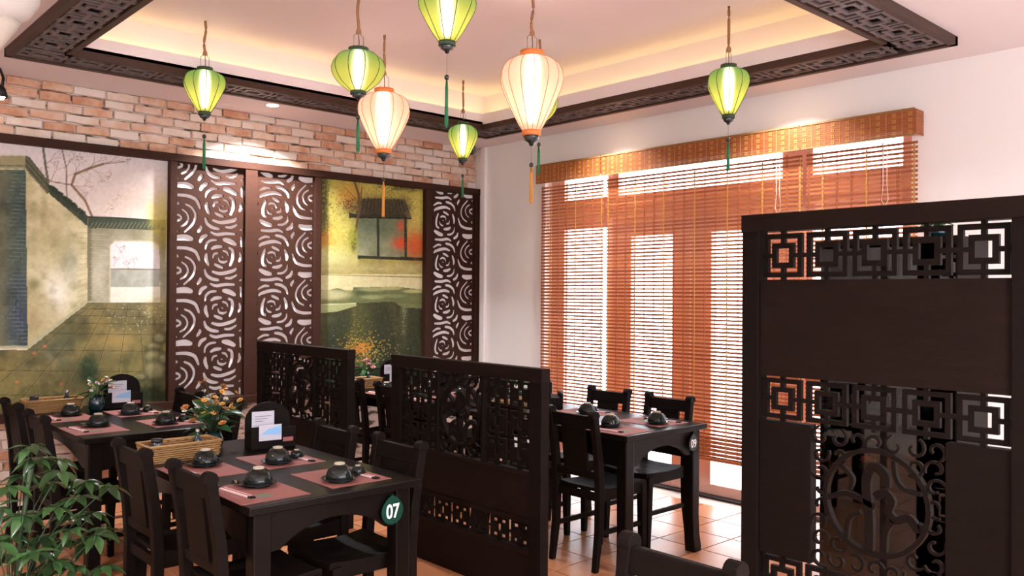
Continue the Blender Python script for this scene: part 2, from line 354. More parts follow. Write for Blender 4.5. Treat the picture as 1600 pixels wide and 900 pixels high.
def motA():
    R=[]
    for j in range(11):
        r=[]
        for i in range(11):
            k=min(i,10-i,j,10-j)
            s = k in (1,3) or ((i==5 or j==5) and k<4)
            r.append(s)
        R.append(r)
    return R
WA=[.055,.10,.09,.11,.10,.09,.10,.11,.09,.10,.055]
MB=["....#....",".#######.",".#..#..#.",".#######.",".###.###.","####.####",".###.###.",".#######.",".#..#..#.",".#######.","....#...."]
MB=[[c_=='#' for c_ in r_] for r_ in MB]
WBX=[.07,.10,.15,.05,.16,.05,.15,.10,.07]; WBY=[.06,.08,.15,.06,.12,.08,.12,.06,.15,.08,.06]
MF=["###.#####.###","#....###....#","#.##.....##.#","#.#..###..#.#","###.##.##.###","#.#.#...#.#.#","###.##.##.###","#.#..###..#.#","#.##.....##.#","#....###....#","###.#####.###"]
# ------------------------------------------------------------------ ceiling fretwork ring
fr_=thing('ceiling_fretwork','dark carved wooden fretwork ring framing the raised ceiling','fretwork')
ox0,ox1,oy0,oy1=-4.17,-.45,-4.585,-.685
zb=2.875
def ringside(u0,u1,axis,a0,a1):
    "strip along axis; a0..a1 is its width range on the other axis"
    n=max(1,round((u1-u0)/.255)); w0=min(a0,a1)+.035; w1=max(a0,a1)-.035
    mk,us,vs=tiled(motF(),WF,WFY,n,1,u1-u0,w1-w0,u0,w0)
    f=(lambda u,v,t:(u,v,t)) if axis=='x' else (lambda u,v,t:(v,u,t))
    m=M(); lattice(mk,us,vs,zb,zb+.012,f,m); m.build('fret_strip',FRETB,fr_)
    m=M()
    q0,q1=min(a0,a1)+.01,max(a0,a1)-.01
    if axis=='x': m.box(u0,u1,q0,q1,zb+.022,ZC)
    else: m.box(q0,q1,u0,u1,zb+.022,ZC)
    m.build('backing_board',DARK,fr_)
def motF():
    R=motA(); return R
WF=[.04,.07,.13,.09,.10,.14,.10,.09,.13,.07,.04]; WFY=[.06,.09,.10,.10,.09,.10,.09,.10,.10,.09,.06]
ringside(ox0+.035,ox1-.035,'x',oy1-.29,oy1); ringside(ox0+.035,ox1-.035,'x',oy0,oy0+.29)
ringside(oy0+.29,oy1-.29,'y',ox0,ox0+.29); ringside(oy0+.29,oy1-.29,'y',ox1-.29,ox1)
for a in ((ox0,ox1,oy1-.035,oy1),(ox0,ox1,oy0,oy0+.035),(ox0,ox0+.035,oy0,oy1),(ox1-.035,ox1,oy0,oy1)): M().box(*a,zb-.01,ZC).build('edge_rail',FRETE,fr_)
for a in ((ox0+.255,ox1-.255,oy1-.29,oy1-.255),(ox0+.255,ox1-.255,oy0+.255,oy0+.29),(ox0+.255,ox0+.29,oy0+.255,oy1-.255),(ox1-.29,ox1-.255,oy0+.255,oy1-.255)): M().box(*a,zb-.006,ZC+.02).build('inner_rail',FRETE,fr_)
# ------------------------------------------------------------------ murals and wall panelling
PZ0,PZ1=.70,2.462
def lin(c): return np.where(np.array(c)/255<=.04045,np.array(c)/255/12.92,((np.array(c)/255+.055)/1.055)**2.4)
class Paint:
    def __init__(s, x0,x1,z0,z1,step,Hm):
        nx=int((x1-x0)/step)+1; nz=int((z1-z0)/step)+1
        s.xs=np.linspace(x0,x1,nx); s.zs=np.linspace(z0,z1,nz); X,Z=np.meshgrid(s.xs,s.zs); s.X=X.ravel(); s.Z=Z.ravel()
        q=np.stack([s.X,s.Z,np.ones_like(s.X)]); r=np.array(Hm)@q; s.U=r[0]/r[2]; s.V=r[1]/r[2]
        s.C=np.full((len(s.X),3),200.); s.nx,s.nz=nx,nz; s.rg=np.random.RandomState(3)
    def noise(s, sc, sy=None, seed=0):
        sy=sy or sc; rg=np.random.RandomState(seed); G=rg.rand(200,200); u=np.abs(s.U+500)/sc; v=np.abs(s.V+500)/sy
        i=u.astype(int); j=v.astype(int); fu=u-i; fv=v-j; fu=fu*fu*(3-2*fu); fv=fv*fv*(3-2*fv); i%=199; j%=199
        return (G[i,j]*(1-fu)+G[i+1,j]*fu)*(1-fv)+(G[i,j+1]*(1-fu)+G[i+1,j+1]*fu)*fv
    def fbm(s, sc, seed=0, sy=None): return sum(s.noise(sc/2**k,(sy or sc)/2**k,seed+k)*.5**k for k in range(4))/1.875
    def inside(s, P):
        r=np.zeros(len(s.U),bool); n=len(P)
        for i in range(n):
            x1,y1=P[i]; x2,y2=P[(i+1)%n]
            c=((y1>s.V)!=(y2>s.V)); xi=(x2-x1)*(s.V-y1)/((y2-y1) or 1e-9)+x1; r^=c&(s.U<xi)
        return r.astype(float)
    def mix(s, a, col): a=np.clip(a,0,1)[:,None]; s.C=s.C*(1-a)+np.asarray(col,float)*a
    def poly(s,P,col,a=1): s.mix(s.inside(P)*a,col)
    def blob(s,cx,cy,rx,ry,col,a=1,p=2,ns=0,sc=15,seed=1):
        d=((s.U-cx)/rx)**2+((s.V-cy)/ry)**2; w=np.exp(-d**(p/2)*.9)
        if ns: w=np.clip(w*1.6*(1-ns)+ns*(s.fbm(sc,seed)*2.4-.75)*(w>.12)*np.minimum(1,w*2.5),0,1)
        s.mix(w*a,col)
    def line(s,P,w,col,a=1):
        for (x1,y1),(x2,y2) in zip(P[:-1],P[1:]):
            dx,dy=x2-x1,y2-y1; L=dx*dx+dy*dy or 1e-9; t=np.clip(((s.U-x1)*dx+(s.V-y1)*dy)/L,0,1)
            d=np.hypot(s.U-x1-t*dx,s.V-y1-t*dy); s.mix(np.clip(w-d+.6,0,1)*a,col)
    def dots(s,pts,r,col,a=1):
        for x,y in pts:
            m=(np.abs(s.U-x)<3*r)&(np.abs(s.V-y)<3*r); 
            if m.any():
                w=np.clip((r-np.hypot(s.U[m]-x,(s.V[m]-y)*1.3))/r*2,0,1)[:,None]*a; s.C[m]=s.C[m]*(1-w)+np.asarray(col,float)*w
    def object(s,name,parent,y):
        n=s.nx*s.nz; v=np.stack([s.X,np.full(n,y),s.Z],1); idx=np.arange(n).reshape(s.nz,s.nx)
        f=np.stack([idx[:-1,:-1],idx[:-1,1:],idx[1:,1:],idx[1:,:-1]],-1).reshape(-1,4)
        me=bpy.data.meshes.new(name); me.vertices.add(n); me.vertices.foreach_set('co',v.ravel()); me.loops.add(f.size); me.loops.foreach_set('vertex_index',f.ravel())
        me.polygons.add(len(f)); me.polygons.foreach_set('loop_start',np.arange(0,f.size,4)); me.update(); me.validate()
        ca=me.color_attributes.new('print','FLOAT_COLOR','POINT'); c=np.ones((n,4)); c[:,:3]=lin(np.clip(s.C,0,255)); ca.data.foreach_set('color',c.ravel()); me.materials.append(MURAL)
        return place(name,me,parent)
H1=[[3.94782e+02,4.08785,1.58999e+03],[44.2115,-344.032,1030.59],[8.23129e-2,9.22494e-4,1]]
H2=[[3.92150e+02,3.96681,6.85887e+02],[45.0114,-437.742,1174.54],[8.23129e-2,9.22494e-4,1]]
pn=thing('wall_panelling','dark wooden wall panelling framing two murals and three pierced rose screens','wall panel')
def post(x0,x1): M().box(x0,x1,-.075,0,PZ0,PZ1).build('upright',FRAMEW,pn,bevel=.003)
M().box(-4.78,.012,-.08,0,PZ1,2.518).build('top_rail',FRAMEW,pn,bevel=.003); M().box(-4.78,.0,-.08,0,.64,PZ0).build('bottom_rail',FRAMEW,pn,bevel=.003)
for a in ((-4.78,-4.70),(-2.975,-2.921),(-2.394,-2.293),(-1.785,-1.725),(-.646,-.575),(-.055,-.001)): post(*a)
# mural 1: walled alley
P=Paint(-4.70,-2.975,PZ0,PZ1,.0052,H1)
P.C[:]=(212,196,182); P.mix(np.clip((P.V-60)/260,0,1)*.8,(226,208,172)); P.mix(P.fbm(120,5)*.35,(236,222,200)); P.blob(470,190,120,50,(205,170,140),.35)
br=(120,96,74)
rg=random.Random(5)
def branch(x,y,a,L,w,d):
    x2=x+math.cos(a)*L; y2=y+math.sin(a)*L*.9; P.line([(x,y),(x2,y2)],w,br,.55 if w<1 else .8)
    if d>0:
        for s_ in (-1,1): branch(x2,y2,a+s_*rg.uniform(.15,.7),L*rg.uniform(.6,.85),max(w*.65,.35),d-1)
P.line([(308,252),(285,200),(240,148),(252,112),(300,92),(345,78)],4,(130,98,68),.9); P.line([(345,78),(420,70)],1.3,br,.8)
P.line([(240,148),(170,136)],2,br,.8); P.line([(145,25),(152,80),(162,140)],4,(95,90,70),.9); P.line([(208,28),(222,90),(224,190)],2.4,br,.8)
for a in ((345,78,-.3,28,1.1,5),(300,92,-.9,26,1.1,5),(252,112,-1.4,22,1,5),(240,148,.3,24,1,5),(170,136,-1.2,28,1,4),(170,136,-2.2,24,1,4),(150,80,-.7,30,1,4),(222,90,-1.1,26,1,4),(222,120,-.4,26,.8,4),(300,92,.5,26,.9,5),(380,200,-.6,12,.5,3),(350,240,-.8,16,.5,3)): branch(*a)
# light wall and its roof
P.poly([(85,95),(165,160),(292,272),(297,535),(92,692)],(214,200,150))
wl=P.inside([(85,95),(165,160),(292,272),(297,535),(92,692)])
P.mix(wl*np.clip(P.fbm(60,11)*2-.8,0,1)*.75,(150,140,92)); P.mix(wl*np.exp(-(((P.U-165)/70)**2+((P.V-330)/60)**2))*.55,(175,160,105)); P.mix(wl*np.exp(-(((P.U-190)/45)**2+((P.V-510)/75)**2))*.9,(236,226,196))
P.mix(wl*np.exp(-(((P.U-235)/26)**2+((P.V-410)/60)**2))*.4,(150,155,140))
P.mix(wl*np.clip((P.V-430-1.0*(P.U-92))/70,0,1)*.5,(176,160,110)); P.mix(wl*np.exp(-((P.U-115)/22)**2-((P.V-480)/20)**2)*.7,(110,105,62)); P.mix(wl*np.exp(-((P.U-112)/34)**2-((P.V-600)/60)**2)*.5,(165,145,90))
for k in range(16): P.mix(P.inside([(95,470),(200,560),(95,690)])*.0,(0,0,0))
for k in range(22):
    yy=500+k*9; P.line([(95,yy+40),(95+min(150,20+k*9),yy+40-min(150,20+k*9)*(.62))],.7,(196,184,140),.55*(1 if k<18 else .5))
for k in range(14): P.line([(262,290+k*18),(292,292+k*17)],.7,(150,140,100),.6)
P.poly([(85,48),(100,55),(160,132),(165,162),(160,180),(85,95)],(86,86,66)); P.poly([(160,145),(175,150),(292,250),(297,290),(165,178)],(62,68,54))
for k in range(5): P.line([(86,55+k*9),(160,140+k*9)],1.2,((120,115,86),(60,64,52))[k%2],.8)
P.dots([(165+rg.random()*130,150+0*k) for k in range(1)],2,(50,60,45))
P.dots([(x_:=165+rg.random()*120, 152+(x_-165)*.80+rg.uniform(-10,6)) for k in range(160)],5,(52,60,46),.9)
# dark pillar
P.poly([(-400,90),(86,92),(93,692),(-400,690)],(98,98,76)); pl=P.inside([(-400,90),(86,92),(93,692),(-400,690)])
P.mix(pl*np.clip((P.U-10)/50,0,1)*.85,(66,82,74)); P.mix(pl*np.clip((P.V-400)/150,0,1)*np.clip((P.U-5)/50,0,1)*.75,(64,70,84)); P.mix(pl*np.clip(P.fbm(70,21)*2-.7,0,1)*.6,(126,122,86)); P.mix(pl*np.clip(P.fbm(60,31)*2-1,0,1)*.7,(42,50,44))
for k in range(46): P.line([(40-(k%3)*8,100+k*13),(86+k*.14,101+k*13)],.7,(128,140,124),.6)
for k in range(46):
    for x_ in ((48,74) if k%2 else (60,)): P.line([(x_,100+k*13),(x_,113+k*13)],.6,(120,128,120),.5 if k>20 else .25)
P.poly([(-400,40),(86,46),(86,92),(-400,92)],(150,140,100)); P.line([(-400,45),(86,48)],2.5,(206,196,168)); P.line([(-400,80),(86,84)],2,(100,100,72)); P.line([(-400,92),(86,95)],2,(186,176,136))
P.line([(-400,690),(93,692),(297,537),(365,541)],5,(176,170,128),.9)
# far wall with doorway
P.poly([(292,258),(556,272),(556,545),(293,538)],(170,160,128)); fw=P.inside([(292,258),(556,272),(556,545),(293,538)])
P.mix(fw*np.clip(P.fbm(50,41)*2-.7,0,1)*.6,(128,118,84)); P.mix(fw*np.exp(-((P.U-325)/30)**2-((P.V-460)/60)**2)*.7,(206,196,160)); P.mix(fw*np.exp(-((P.U-300)/8)**2)*.8,(110,104,70)); P.mix(fw*np.clip((330-P.V)/50,0,1)*.5,(110,105,78))
for k in range(26): P.line([(300,312+k*9),(360,315+k*8.6)],.6,(196,188,160),.45)
P.poly([(294,252),(556,266),(556,300),(297,292)],(70,76,58)); 
for k in range(20): P.line([(300+k*13,292),(312+k*13,274)],1.6,(128,128,100),.7)
P.line([(294,254),(556,268)],2.5,(50,56,46))
P.poly([(368,352),(386,334),(514,338),(534,352),(537,545),(370,543)],(224,212,196)); P.poly([(370,428),(535,430),(536,490),(370,490)],(176,172,150)); 
P.mix(P.inside([(370,428),(535,430),(536,490),(370,490)])*np.clip(P.fbm(20,51)*2-.7,0,1)*.6,(138,138,108)); P.line([(370,429),(535,431)],1.6,(120,112,84)); P.poly([(371,490),(536,490),(537,543),(371,543)],(226,216,184))
for a in ((380,420,-1.2,14,.7,4),(450,425,-1.5,14,.7,4),(430,428,-1.8,10,.6,4),(385,350,.6,14,.6,4)): branch(*a)
P.line([(368,540),(368,352),(386,334),(514,338),(534,352)],2.2,(190,180,140))
# ground
gp=[(-400,704),(92,700),(297,541),(556,543),(556,1100),(-400,1100)]; gm=P.inside(gp)
P.mix(gm,(112,102,64)); P.mix(gm*np.clip((620-P.V)/80,0,1)*.6,(122,114,84)); P.mix(gm*np.clip(P.fbm(90,61)*2.2-.9,0,1)*.7,(72,76,52)); P.mix(gm*np.clip(P.fbm(70,66)*2.4-1.2,0,1)*.8,(158,134,74))
P.mix(gm*np.exp(-((P.U-390)/90)**2-((P.V-670)/36)**2)*.8,(166,140,80)); P.mix(gm*np.exp(-((P.U-420)/80)**2-((P.V-790)/50)**2)*.7,(152,138,74)); P.mix(gm*np.exp(-((P.U-190)/60)**2-((P.V-700)/50)**2)*.5,(128,130,100))
P.mix(gm*np.exp(-((P.U-60)/110)**2-((P.V-840)/60)**2)*.7,(138,124,72)); P.mix(gm*np.exp(-((P.U-300)/60)**2-((P.V-790)/40)**2)*.5,(66,66,44)); P.mix(gm*np.clip((P.V-870)/60,0,1)*.6,(80,72,44))
for y_ in (562,585,610,645,700,768,850): P.line([(-200 if y_>700 else 300-(y_-541)*1.3,y_),(556,y_+6)],.9,(70,64,40),.8)
for xa,xb in ((310,-80),(335,60),(362,190),(395,290),(430,385),(465,490),(500,600)): P.line([(xa,545),(xb,880)],.9,(70,64,40),.75); P.line([(xa+2,545),(xb+4,880)],.5,(170,160,120),.4)
for cx,cy,rx,ry in ((536,660,20,16),(516,690,22,13),(515,722,26,22),(548,730,14,16),(520,768,34,30),(470,790,20,10)):
    P.blob(cx,cy+4,rx*1.25,ry*1.25,(60,62,40),.9,4); P.blob(cx-2,cy,rx,ry,(140,132,88),.95,5); P.blob(cx-4,cy-ry*.3,rx*.5,ry*.4,(170,160,112),.6)
P.blob(545,270,34,70,(196,176,84),.85,2,.5,12,71); P.blob(520,235,26,26,(206,188,110),.7,2,.5,10,72); P.blob(545,330,14,60,(120,100,50),.5); P.blob(545,560,50,36,(176,156,96),.6,2,.5,10,75)
P.blob(300,770,26,40,(40,60,40),.8,2,.5,10,73); P.blob(500,850,70,34,(38,46,30),.9,2,.3,20,74)
P.dots([(115,712),(205,815),(150,688)],8,(206,110,70),.9); P.dots([(58,808)],9,(200,120,70),.8)
P.dots([(rg.uniform(360,550),rg.uniform(545,640)) for k in range(50)],2.6,(214,196,150),.8)
P.mix(P.fbm(8,81)*.10,(255,250,230)); P.mix(P.fbm(10,91)*.12,(60,50,30))
P.mix(wl*np.clip(P.fbm(34,301)*2.4-1.15,0,1)*.45,(128,118,78)); P.mix(gm*np.clip(P.fbm(46,311)*2.4-1.2,0,1)*.5,(54,58,40))
P.C=(128+(P.C-128)*1.12-3)*np.array([.985,1.01,1.10])
P.object('mural_print',pn,-.02)['label']='mural of a walled alley with bare tree, grey pillar and gateway'
# mural 2: pavilion by a pond
P=Paint(-1.725,-.646,PZ0,PZ1,.0052,H2)
P.C[:]=(150,140,80); U,V=P.U,P.V
P.mix(np.clip(P.fbm(60,101)*2-.6,0,1),(196,176,84)); P.mix(np.clip(P.fbm(40,111)*2.4-1.1,0,1)*(V<330)*.6,(96,92,50))
for a in ((90,150,70,60,(204,186,96)),(150,80,70,40,(196,150,70)),(60,90,40,60,(178,170,84)),(150,120,30,30,(206,140,70)),(60,280,55,45,(206,140,66)),(120,260,50,60,(206,190,90)),(120,330,60,40,(196,184,96)),(70,350,60,30,(214,204,140)),(300,80,80,36,(200,176,84)),(420,90,60,50,(186,164,76)),(440,180,34,60,(196,178,96))): P.blob(*a[:4],a[4],.85,2,.45,12,int(a[0]))
P.blob(30,80,22,120,(60,66,44),.9,2,.5,12,3); P.blob(35,200,18,60,(90,90,56),.7,2,.5,12,4); P.blob(420,62,60,14,(60,56,36),.8,2,.4,10,5)
for cx,cy,sx_,sy_,cc,nn in ((90,140,60,70,(214,196,96),420),(150,90,70,40,(206,160,70),300),(60,290,45,40,(214,140,60),220),(120,250,45,60,(220,206,110),320),(100,340,60,30,(206,196,110),240),(300,70,90,26,(206,184,84),260),(430,120,40,50,(206,186,90),260),(440,190,26,50,(196,176,84),160),(40,120,26,90,(60,62,38),260),(150,140,50,30,(84,60,36),160),(330,64,80,16,(70,60,36),120)):
    P.dots([(rg.gauss(cx,sx_*.6),rg.gauss(cy,sy_*.6)) for k in range(nn)],3.4,cc,.6)
P.poly([(208,108),(384,112),(408,165),(420,182),(180,178),(192,150)],(84,74,58))
for k in range(26): P.line([(212+k*7,110),(196+k*8.4,168)],1.1,((150,136,108),(44,40,34))[k%2],.75)
P.blob(300,150,110,46,(60,52,38),.75,2,.3,10,17); P.poly([(150,168),(185,178),(415,180),(415,196),(150,192)],(58,52,42)); P.poly([(186,192),(400,192),(400,362),(186,358)],(118,122,94))
pv=P.inside([(186,192),(400,192),(400,362),(186,358)]); P.mix(pv*np.clip((V-240)/90,0,1)*.7,(176,170,128)); P.mix(pv*np.clip(P.fbm(40,121)*2-.8,0,1)*.6,(84,96,70))
P.blob(372,225,18,26,(200,96,62),.9,4); P.blob(372,300,34,26,(204,84,56),.85,2,.35,10,7); P.blob(440,300,42,62,(206,92,56),.85,2,.4,12,8); P.blob(440,215,34,50,(200,178,96),.8,2,.4,12,9)
for x_ in (274,391): P.line([(x_,190),(x_+2,362)],5.5,(58,56,42))
P.poly([(184,352),(470,362),(470,376),(184,366)],(56,54,42)); P.line([(180,190),(415,194)],3,(40,38,30))
P.line([(172,30),(192,90),(196,150),(184,220),(176,262)],5,(104,80,54),.95); P.line([(206,60),(198,150)],2.4,(104,80,54),.9); P.line([(130,60),(180,110)],1.4,(110,70,44),.8)
P.blob(168,280,16,40,(150,150,60),.8,2,.5,8,11); P.blob(172,300,8,30,(54,56,36),.6,2,.5,6,12)
P.mix(np.exp(-((V-372)/26)**2)*(U<190)*.7,(206,196,130))
P.mix(np.clip(1-np.abs(V-408)/32,0,1)*.9*(U>10),(190,172,116)); P.mix((np.abs(V-408)<30)*(U>230)*np.clip(P.fbm(22,131,9)*2.4-1.1,0,1)*.6,(150,130,80))
P.mix(((V>432)&(V<500)).astype(float)*.95,(218,204,152)); P.line([(15,434),(480,446)],1.6,(120,104,66),.8); P.mix(((V>440)&(V<500))*np.clip(P.fbm(60,141,14)*2-.9,0,1)*.4,(196,176,120))
wm=(V>500+20*(P.noise(60,60,5)-.5)).astype(float)
P.mix(wm,(116,116,74)); P.poly([(170,488),(360,486),(480,500),(480,560),(150,550)],(104,108,70)); 
for cx,cy,rx,ry,c_ in ((250,497,60,9,(160,156,104)),(330,492,50,8,(180,170,112)),(430,505,50,8,(190,180,120)),(250,530,50,10,(150,150,100)),(340,525,60,8,(130,132,86)),(70,520,90,22,(196,186,136)),(430,540,60,14,(110,112,74)),(200,512,26,10,(84,92,58))): P.blob(cx,cy,rx,ry,c_,.9,5)
pw=P.inside([(-20,612),(180,556),(340,548),(380,575),(500,580),(500,1100),(-20,1100)]); P.mix(pw,(60,62,44)); P.mix(pw*np.clip((V-560)/240,0,1)*.6,(44,52,38))
P.mix(pw*np.clip(P.fbm(26,151,160)*2.2-1,0,1)*.55,(104,92,50)); P.mix(pw*np.exp(-((U-200)/50)**2)*.35,(116,110,54)); P.mix(pw*np.exp(-((U-385)/12)**2)*np.clip((740-V)/150,0,1)*.4,(130,130,90))
P.poly([(10,562),(180,556),(184,568),(100,592),(10,602)],(164,164,110)); P.line([(10,562),(180,557)],2,(206,200,150)); P.line([(10,603),(100,594),(184,570)],2.4,(70,70,44)); P.blob(40,625,50,14,(86,88,56),.8)
P.dots([(rg.gauss(200,50),rg.gauss(752,34)) for k in range(260)],4,(196,150,60),.85); P.dots([(rg.gauss(200,24),rg.gauss(748,14)) for k in range(120)],4.5,(214,130,50),.8)
P.dots([(rg.gauss(230,70),rg.gauss(780,44)) for k in range(150)],3.4,(206,196,120),.7); P.dots([(rg.gauss(205,36),rg.uniform(600,740)) for k in range(70)],2.4,(206,186,90),.6); P.dots([(rg.gauss(385,8),rg.uniform(565,700)) for k in range(36)],2.2,(190,186,140),.7)
P.mix(np.clip((V-800)/60,0,1)*.75,(34,46,36)); P.mix(P.fbm(7,161)*.12,(255,250,220)); P.mix(P.fbm(9,171)*.14,(50,44,26))
for cx,cy,sx_,sy_,cc,nn in ((440,150,26,50,(210,192,96),260),(440,300,26,50,(216,96,52),260),(372,300,20,18,(214,90,50),90),(170,270,12,40,(170,166,70),120),(330,100,60,10,(190,170,80),70)):
    P.dots([(rg.gauss(cx,sx_*.6),rg.gauss(cy,sy_*.6)) for k in range(nn)],3.2,cc,.6)
P.C=(128+(P.C-128)*1.12-4)*np.array([.97,1.0,1.05])
P.object('mural_print',pn,-.02)['label']='mural of an autumn pavilion over a dark pond'
# rose screens
HOLES=[([(345,243),(352,264),(380,272),(403,262)],16),([(366,233),(380,236)],9),([(375,190),(400,198),(413,222)],15),([(340,208),(315,215),(306,240)],15),([(320,288),(345,300),(372,310)],20),
([(418,168),(440,182),(445,215),(440,250),(425,290)],22),([(298,178),(325,164),(365,160)],22),([(305,340),(350,352),(400,345),(450,328),(466,315)],22),([(255,180),(262,145),(290,120),(330,115)],17),
([(262,220),(260,250),(275,292)],24),([(382,110),(420,118),(460,138)],32),([(252,330),(265,365),(300,390),(345,398)],22),([(392,383),(430,383),(472,360)],17),([(292,62),(330,76),(390,66),(455,66)],20),
([(218,132),(232,102),(262,85)],24),([(205,63),(222,38),(222,26)],22),([(50,115),(120,108),(162,116)],36),([(50,182),(130,182),(183,200),(203,230),(215,262)],22),([(122,242),(160,262),(186,310),(172,370),(115,432)],17),
([(100,280),(128,302),(140,340),(124,374),(92,396)],15),([(50,313),(84,322),(92,345),(50,364)],16),([(45,237),(72,238)],24),([(500,85),(506,118),(505,150)],20),([(494,202),(499,235),(488,260)],20),([(492,400),(510,392)],12),([(50,436),(72,430)],12)]
def catmull(P,k=4):
    Q=[]; n=len(P)
    for i in range(n-1):
        p0=P[max(i-1,0)];p1=P[i];p2=P[i+1];p3=P[min(i+2,n-1)]
        for s_ in range(k):
            t=s_/k; Q.append(tuple(.5*((2*p1[a])+(-p0[a]+p2[a])*t+(2*p0[a]-5*p1[a]+4*p2[a]-p3[a])*t*t+(-p0[a]+3*p1[a]-3*p2[a]+p3[a])*t**3) for a in (0,1)))
    Q.append(tuple(P[-1])); return Q
def stroke(P,w):
    Q=catmull(P); n=len(Q); L=[];R=[]
    for i,q in enumerate(Q):
        a=Q[max(i-1,0)];b=Q[min(i+1,n-1)];d=math.hypot(b[0]-a[0],b[1]-a[1]) or 1; nx,ny=-(b[1]-a[1])/d,(b[0]-a[0])/d
        t=i/(n-1); ww=w/2*(.72+.28*math.sin(PI*min(1,max(0,t))))
        L.append((q[0]+nx*ww,q[1]+ny*ww)); R.append((q[0]-nx*ww,q[1]-ny*ww))
    def cap(A,B,c,dirx,diry):
        r=math.hypot(A[0]-B[0],A[1]-B[1])/2; a0=math.atan2(A[1]-c[1],A[0]-c[0]); return [(c[0]+r*math.cos(a0-PI*k/4),c[1]+r*math.sin(a0-PI*k/4)) for k in (1,2,3)]
    return L+cap(L[-1],R[-1],Q[-1],0,0)+R[::-1]+cap(R[0],L[0],Q[0],0,0)
def clip(Pg,x0,x1,z0,z1):
    def cut(P,f,inter):
        out=[]
        for i in range(len(P)):
            a=P[i-1];b=P[i]
            if f(b):
                if not f(a): out.append(inter(a,b))
                out.append(b)
            elif f(a): out.append(inter(a,b))
        return out
    def X(v): return lambda a,b:(v,a[1]+(b[1]-a[1])*(v-a[0])/(b[0]-a[0]))
    def Z(v): return lambda a,b:(a[0]+(b[0]-a[0])*(v-a[1])/(b[1]-a[1]),v)
    for f,i in ((lambda p:p[0]>x0,X(x0)),(lambda p:p[0]<x1,X(x1)),(lambda p:p[1]>z0,Z(z0)),(lambda p:p[1]<z1,Z(z1))):
        if len(Pg)>2: Pg=cut(Pg,f,i)
    return Pg
KX=.527/460; KZ=.3915/363
def rose_panel(x0,x1,flip,zref):
    "plate between x0..x1 pierced by the repeating rose pattern; zref = height of one rose centre"
    polys=[]
    for unit in range(-5,6):
        for P_,w_ in HOLES:
            pg=stroke(P_,w_*1.22)
            out=[]
            for u,v in pg:
                du=(u-55)*KX; dz=-(v-245)*KZ
                if flip: out.append((x1-du,zref-dz+unit*.3915))
                else: out.append((x0+du,zref+dz+unit*.3915))
            out=clip(out,x0+.004,x1-.004,PZ0+.006,PZ1-.006)
            if len(out)>3:
                ar=abs(sum(out[i-1][0]*out[i][1]-out[i][0]*out[i-1][1] for i in range(len(out))))/2
                if ar>6e-5: polys.append(out)
    from mathutils.geometry import delaunay_2d_cdt
    loops=[[(x0,PZ0),(x1,PZ0),(x1,PZ1),(x0,PZ1)]]+polys; V=[];Ed=[]
    for pg in loops:
        b=len(V); V+=[Vector(q) for q in pg]; Ed+=[(b+k,b+(k+1)%len(pg)) for k in range(len(pg))]
    ov,oe,of,_,_,_=delaunay_2d_cdt(V,Ed,[],0,1e-6)
    ctr=np.array([[(ov[f[0]][a]+ov[f[1]][a]+ov[f[2]][a])/3 for a in (0,1)] for f in of]); hole=np.zeros(len(of),bool)
    for pg in polys:
        r=np.zeros(len(of),bool)
        for k in range(len(pg)):
            (xa,ya),(xb,yb)=pg[k-1],pg[k]
            if ya!=yb: r^=((ya>ctr[:,1])!=(yb>ctr[:,1]))&(ctr[:,0]<(xb-xa)*(ctr[:,1]-ya)/(yb-ya)+xa)
        hole|=r
    tris=[f for f,h_ in zip(of,hole) if not h_]; nV=len(ov)
    ec={}
    for f in tris:
        for k in range(3): ky=(min(f[k-1],f[k]),max(f[k-1],f[k])); ec[ky]=ec.get(ky,0)+1
    mm=M(); YF,YB=-.044,-.030
    mm.add([(v[0],YF,v[1]) for v in ov]+[(v[0],YB,v[1]) for v in ov],[tuple(f) for f in tris]+[(a_,b_,b_+nV,a_+nV) for (a_,b_),c_ in ec.items() if c_==1])
    me=mm.mesh('rose_screen',FRAMEW)
    place('rose_screen',me,pn)['label']='pierced rose-pattern screen'
    M().box(x0,x1,-.030,0,PZ0,PZ1).build('backing_board',BACK,pn)
rose_panel(-2.921,-2.394,False,1.759); rose_panel(-2.293,-1.785,True,1.795); rose_panel(-.575,-.055,True,1.809)
# ------------------------------------------------------------------ glazed doors in the right wall
def glazed(name,y0,y1,panes,rails):
    "frame bars plus panes of a door or window standing in the wall opening"
    d=thing(name,None,None); del_=[k for k in d.keys()]; d['kind']='structure'
    for a in rails: M().box(.085,.135,*a).build('frame_bar',DOORM,d,bevel=.004)
    for a in panes: M().box(.108,.113,*a).build('pane',GLASS,d)
    return d
TB,TT=2.07,2.33
glazed('window_1',-1.69,-.97,[(-1.63,-1.13,.09,TB),(-1.63,-1.13,TT,2.55)],[(-1.13,-.97,0,2.6),(-1.69,-1.63,0,2.6),(-1.63,-1.13,0,.09),(-1.63,-1.13,TB,TT),(-1.63,-1.13,2.55,2.6)])
glazed('door_1',-2.475,-1.69,[(-2.30,-1.887,.09,TB-.09)],[(-1.887,-1.75,.012,TB),(-2.465,-2.30,.012,TB),(-2.30,-1.887,.012,.09),(-2.30,-1.887,TB-.09,TB)])
glazed('door_2',-3.24,-2.475,[(-3.06,-2.66,.09,TB-.09)],[(-2.66,-2.475,.012,TB),(-3.235,-3.06,.012,TB),(-3.06,-2.66,.012,.09),(-3.06,-2.66,TB-.09,TB)])
glazed('window_2',-3.35,-1.69,[(-3.29,-1.75,TT,2.55)],[(-1.748,-1.69,0,2.6),(-3.35,-3.24,0,2.6),(-3.24,-1.748,TB,TT),(-3.24,-1.748,2.55,2.6)])
